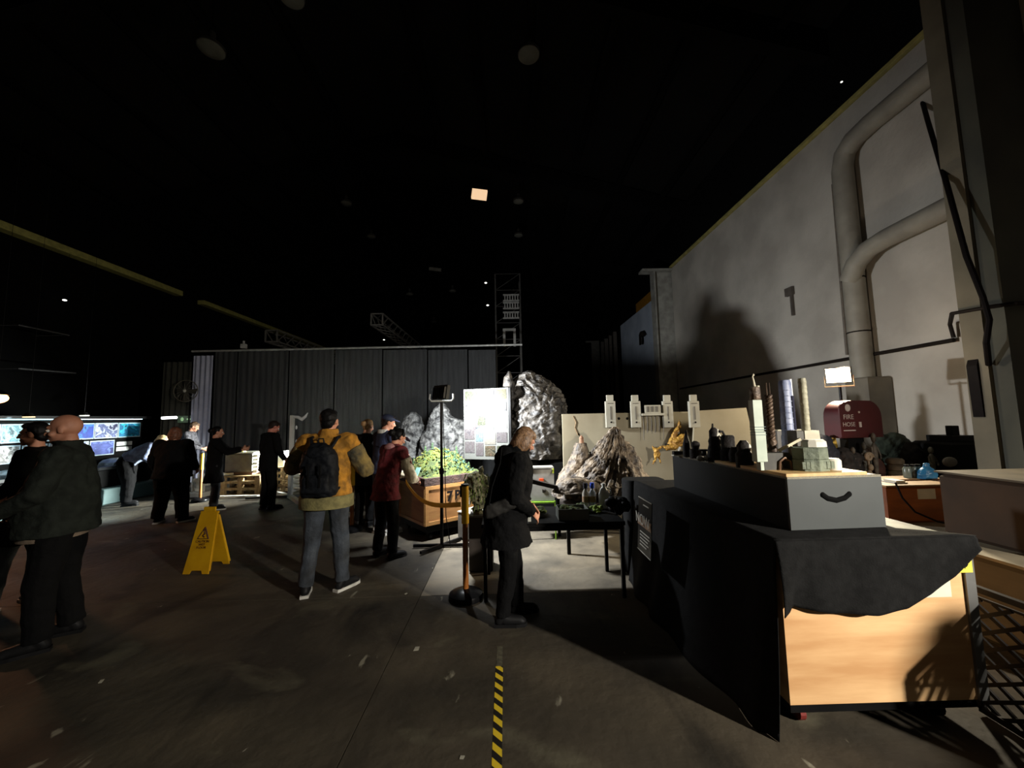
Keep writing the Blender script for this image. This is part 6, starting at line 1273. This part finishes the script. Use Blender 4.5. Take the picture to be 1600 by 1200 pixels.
p = person('visitor in maroon jacket with cream sleeves leaning toward the crate', Vector((X(602, 4.74, 800), 4.74, 0)), R(-36), 1.53, lean=R(15), hyaw=R(-10), hpitch=R(16), aL=((.20, .22, 1.10), (.12, .40, 1.12)), aR=((.24, .20, 1.08), (.12, .42, 1.06)), feet=((-.13, -.02, 10), (.13, .02, -12)), palmL=(.6, 0, -.6), palmR=(-.6, 0, -.6),
           coat=dict(mat=MAR, hem=.76, sleeve=CRS, cuff=MAR, sl=1.1, collar=.02, flare=1.1, wide=1.06), hair=('bun', mat('hair_black', (18, 16, 16), .5)), vox=.0095)
sc = MB()
for k in range(6):
    x = -.20-.02*k; sc.cap(p['T'](p['S']((x, -.02+.02*k, 1.22-.01*k))), .016, p['S']((x-.02, -.03+.02*k, .74+.015*k)), .022)
remeshed(sc, 'hanging_scarf', mat('scarf_sand', (150, 128, 98), .8, (96, 78, 60), 10, stretch=(6, 6, .6)), p['root'], .011, .02, .05, 1)
hb = MB(); hb.tube([p['hp']((math.cos(a_*math.pi/10)*.088, -.01, .03+math.sin(a_*math.pi/10)*.098)) for a_ in range(11)], .008, 8); hb.build('headband', mat('band_black', (12, 12, 13), .35), p['root'], smooth=True)
MB().prism([(-.05, 0), (.05, 0), (.045, .07), (0, .09), (-.045, .07)], p['hp']((0, .085, .045)), p['HR'] @ Vector((1, 0, 0)), p['HR'] @ Vector((0, .95, -.3)), p['HR'] @ Vector((0, .3, .95)), .008).build('visor_brim', mat('visor_purple', (66, 58, 92), .6), p['root'])
MB().ball(p['T'](p['S']((0, -.07, 1.43))), (.085, .05, .055)).build('pink_hood', cloth('hood_pink', (196, 140, 140)), p['root'], smooth='all')
hx = p['root'].location+Matrix.Rotation(R(-36), 3, 'Z') @ ((p['wr'][0]+p['wr'][1])*.5+Vector((0, .09, .05)))
o = MB().box(hx, (.075, .012, .14), rz=R(-36), rx=R(-30)).build('phone', mat('phone_mint', (150, 200, 190), .3)); tag(o, 'mint coloured phone in the hands of the maroon jacket visitor', 'phone')
# a visitor outside the picture whose shadow falls on the plywood
person('visitor in a grey coat standing right of the camera, known by a shadow', Vector((3.66, .16, 0)), R(40), 1.62, wide=1.3, coat=dict(mat=cloth('coat_greyish', (60, 60, 62)), hem=.6, flare=1.2), hair=('short', mat('hair_black', (18, 16, 16), .5)), vox=.02)

# ------------------------------------------------------------------ groups of like things
GROUPS = {'high_bay_lamp': 'high bay lamps under the roof', 'lighting_truss': 'lighting trusses over the curtain', 'pilot_light': 'small lights high in the hall', 'metal_pipe': 'glinting pipes on the left wall',
          'queue_post': 'belt barrier posts', 'gauge_box': 'gauge boxes on the cream panel', 'model_tower': 'model towers on the case', 'model_figure': 'dark model figures on the case', 'model_skull': 'small grey skulls',
          'paper_scrap': 'scraps on the floor', 'pallet_stack': 'pallet stacks', 'model_prop': 'model props on the black desk', 'glass_jar': 'jars on the orange crate', 'figurine': 'figurines on the prop table', 'moss_clump': 'moss clumps on the low table',
          'person': 'visitors in the hall', 'flood_lamp_stand': 'flood lamps on stands', 'bottle': 'bottles on the low table', 'backing_panel': 'cream backing panels', 'model_rock': 'rock models', 'spot_lamp': 'spot lamps over the photographs', 'prop_rock': 'rocky props', 'prop_foam': 'foam mounds'}
for o in bpy.data.objects:
    b_ = o.name.split('.')[0]
    if o.parent is None and b_ in GROUPS and o.get('label'): o['group'] = GROUPS[b_]
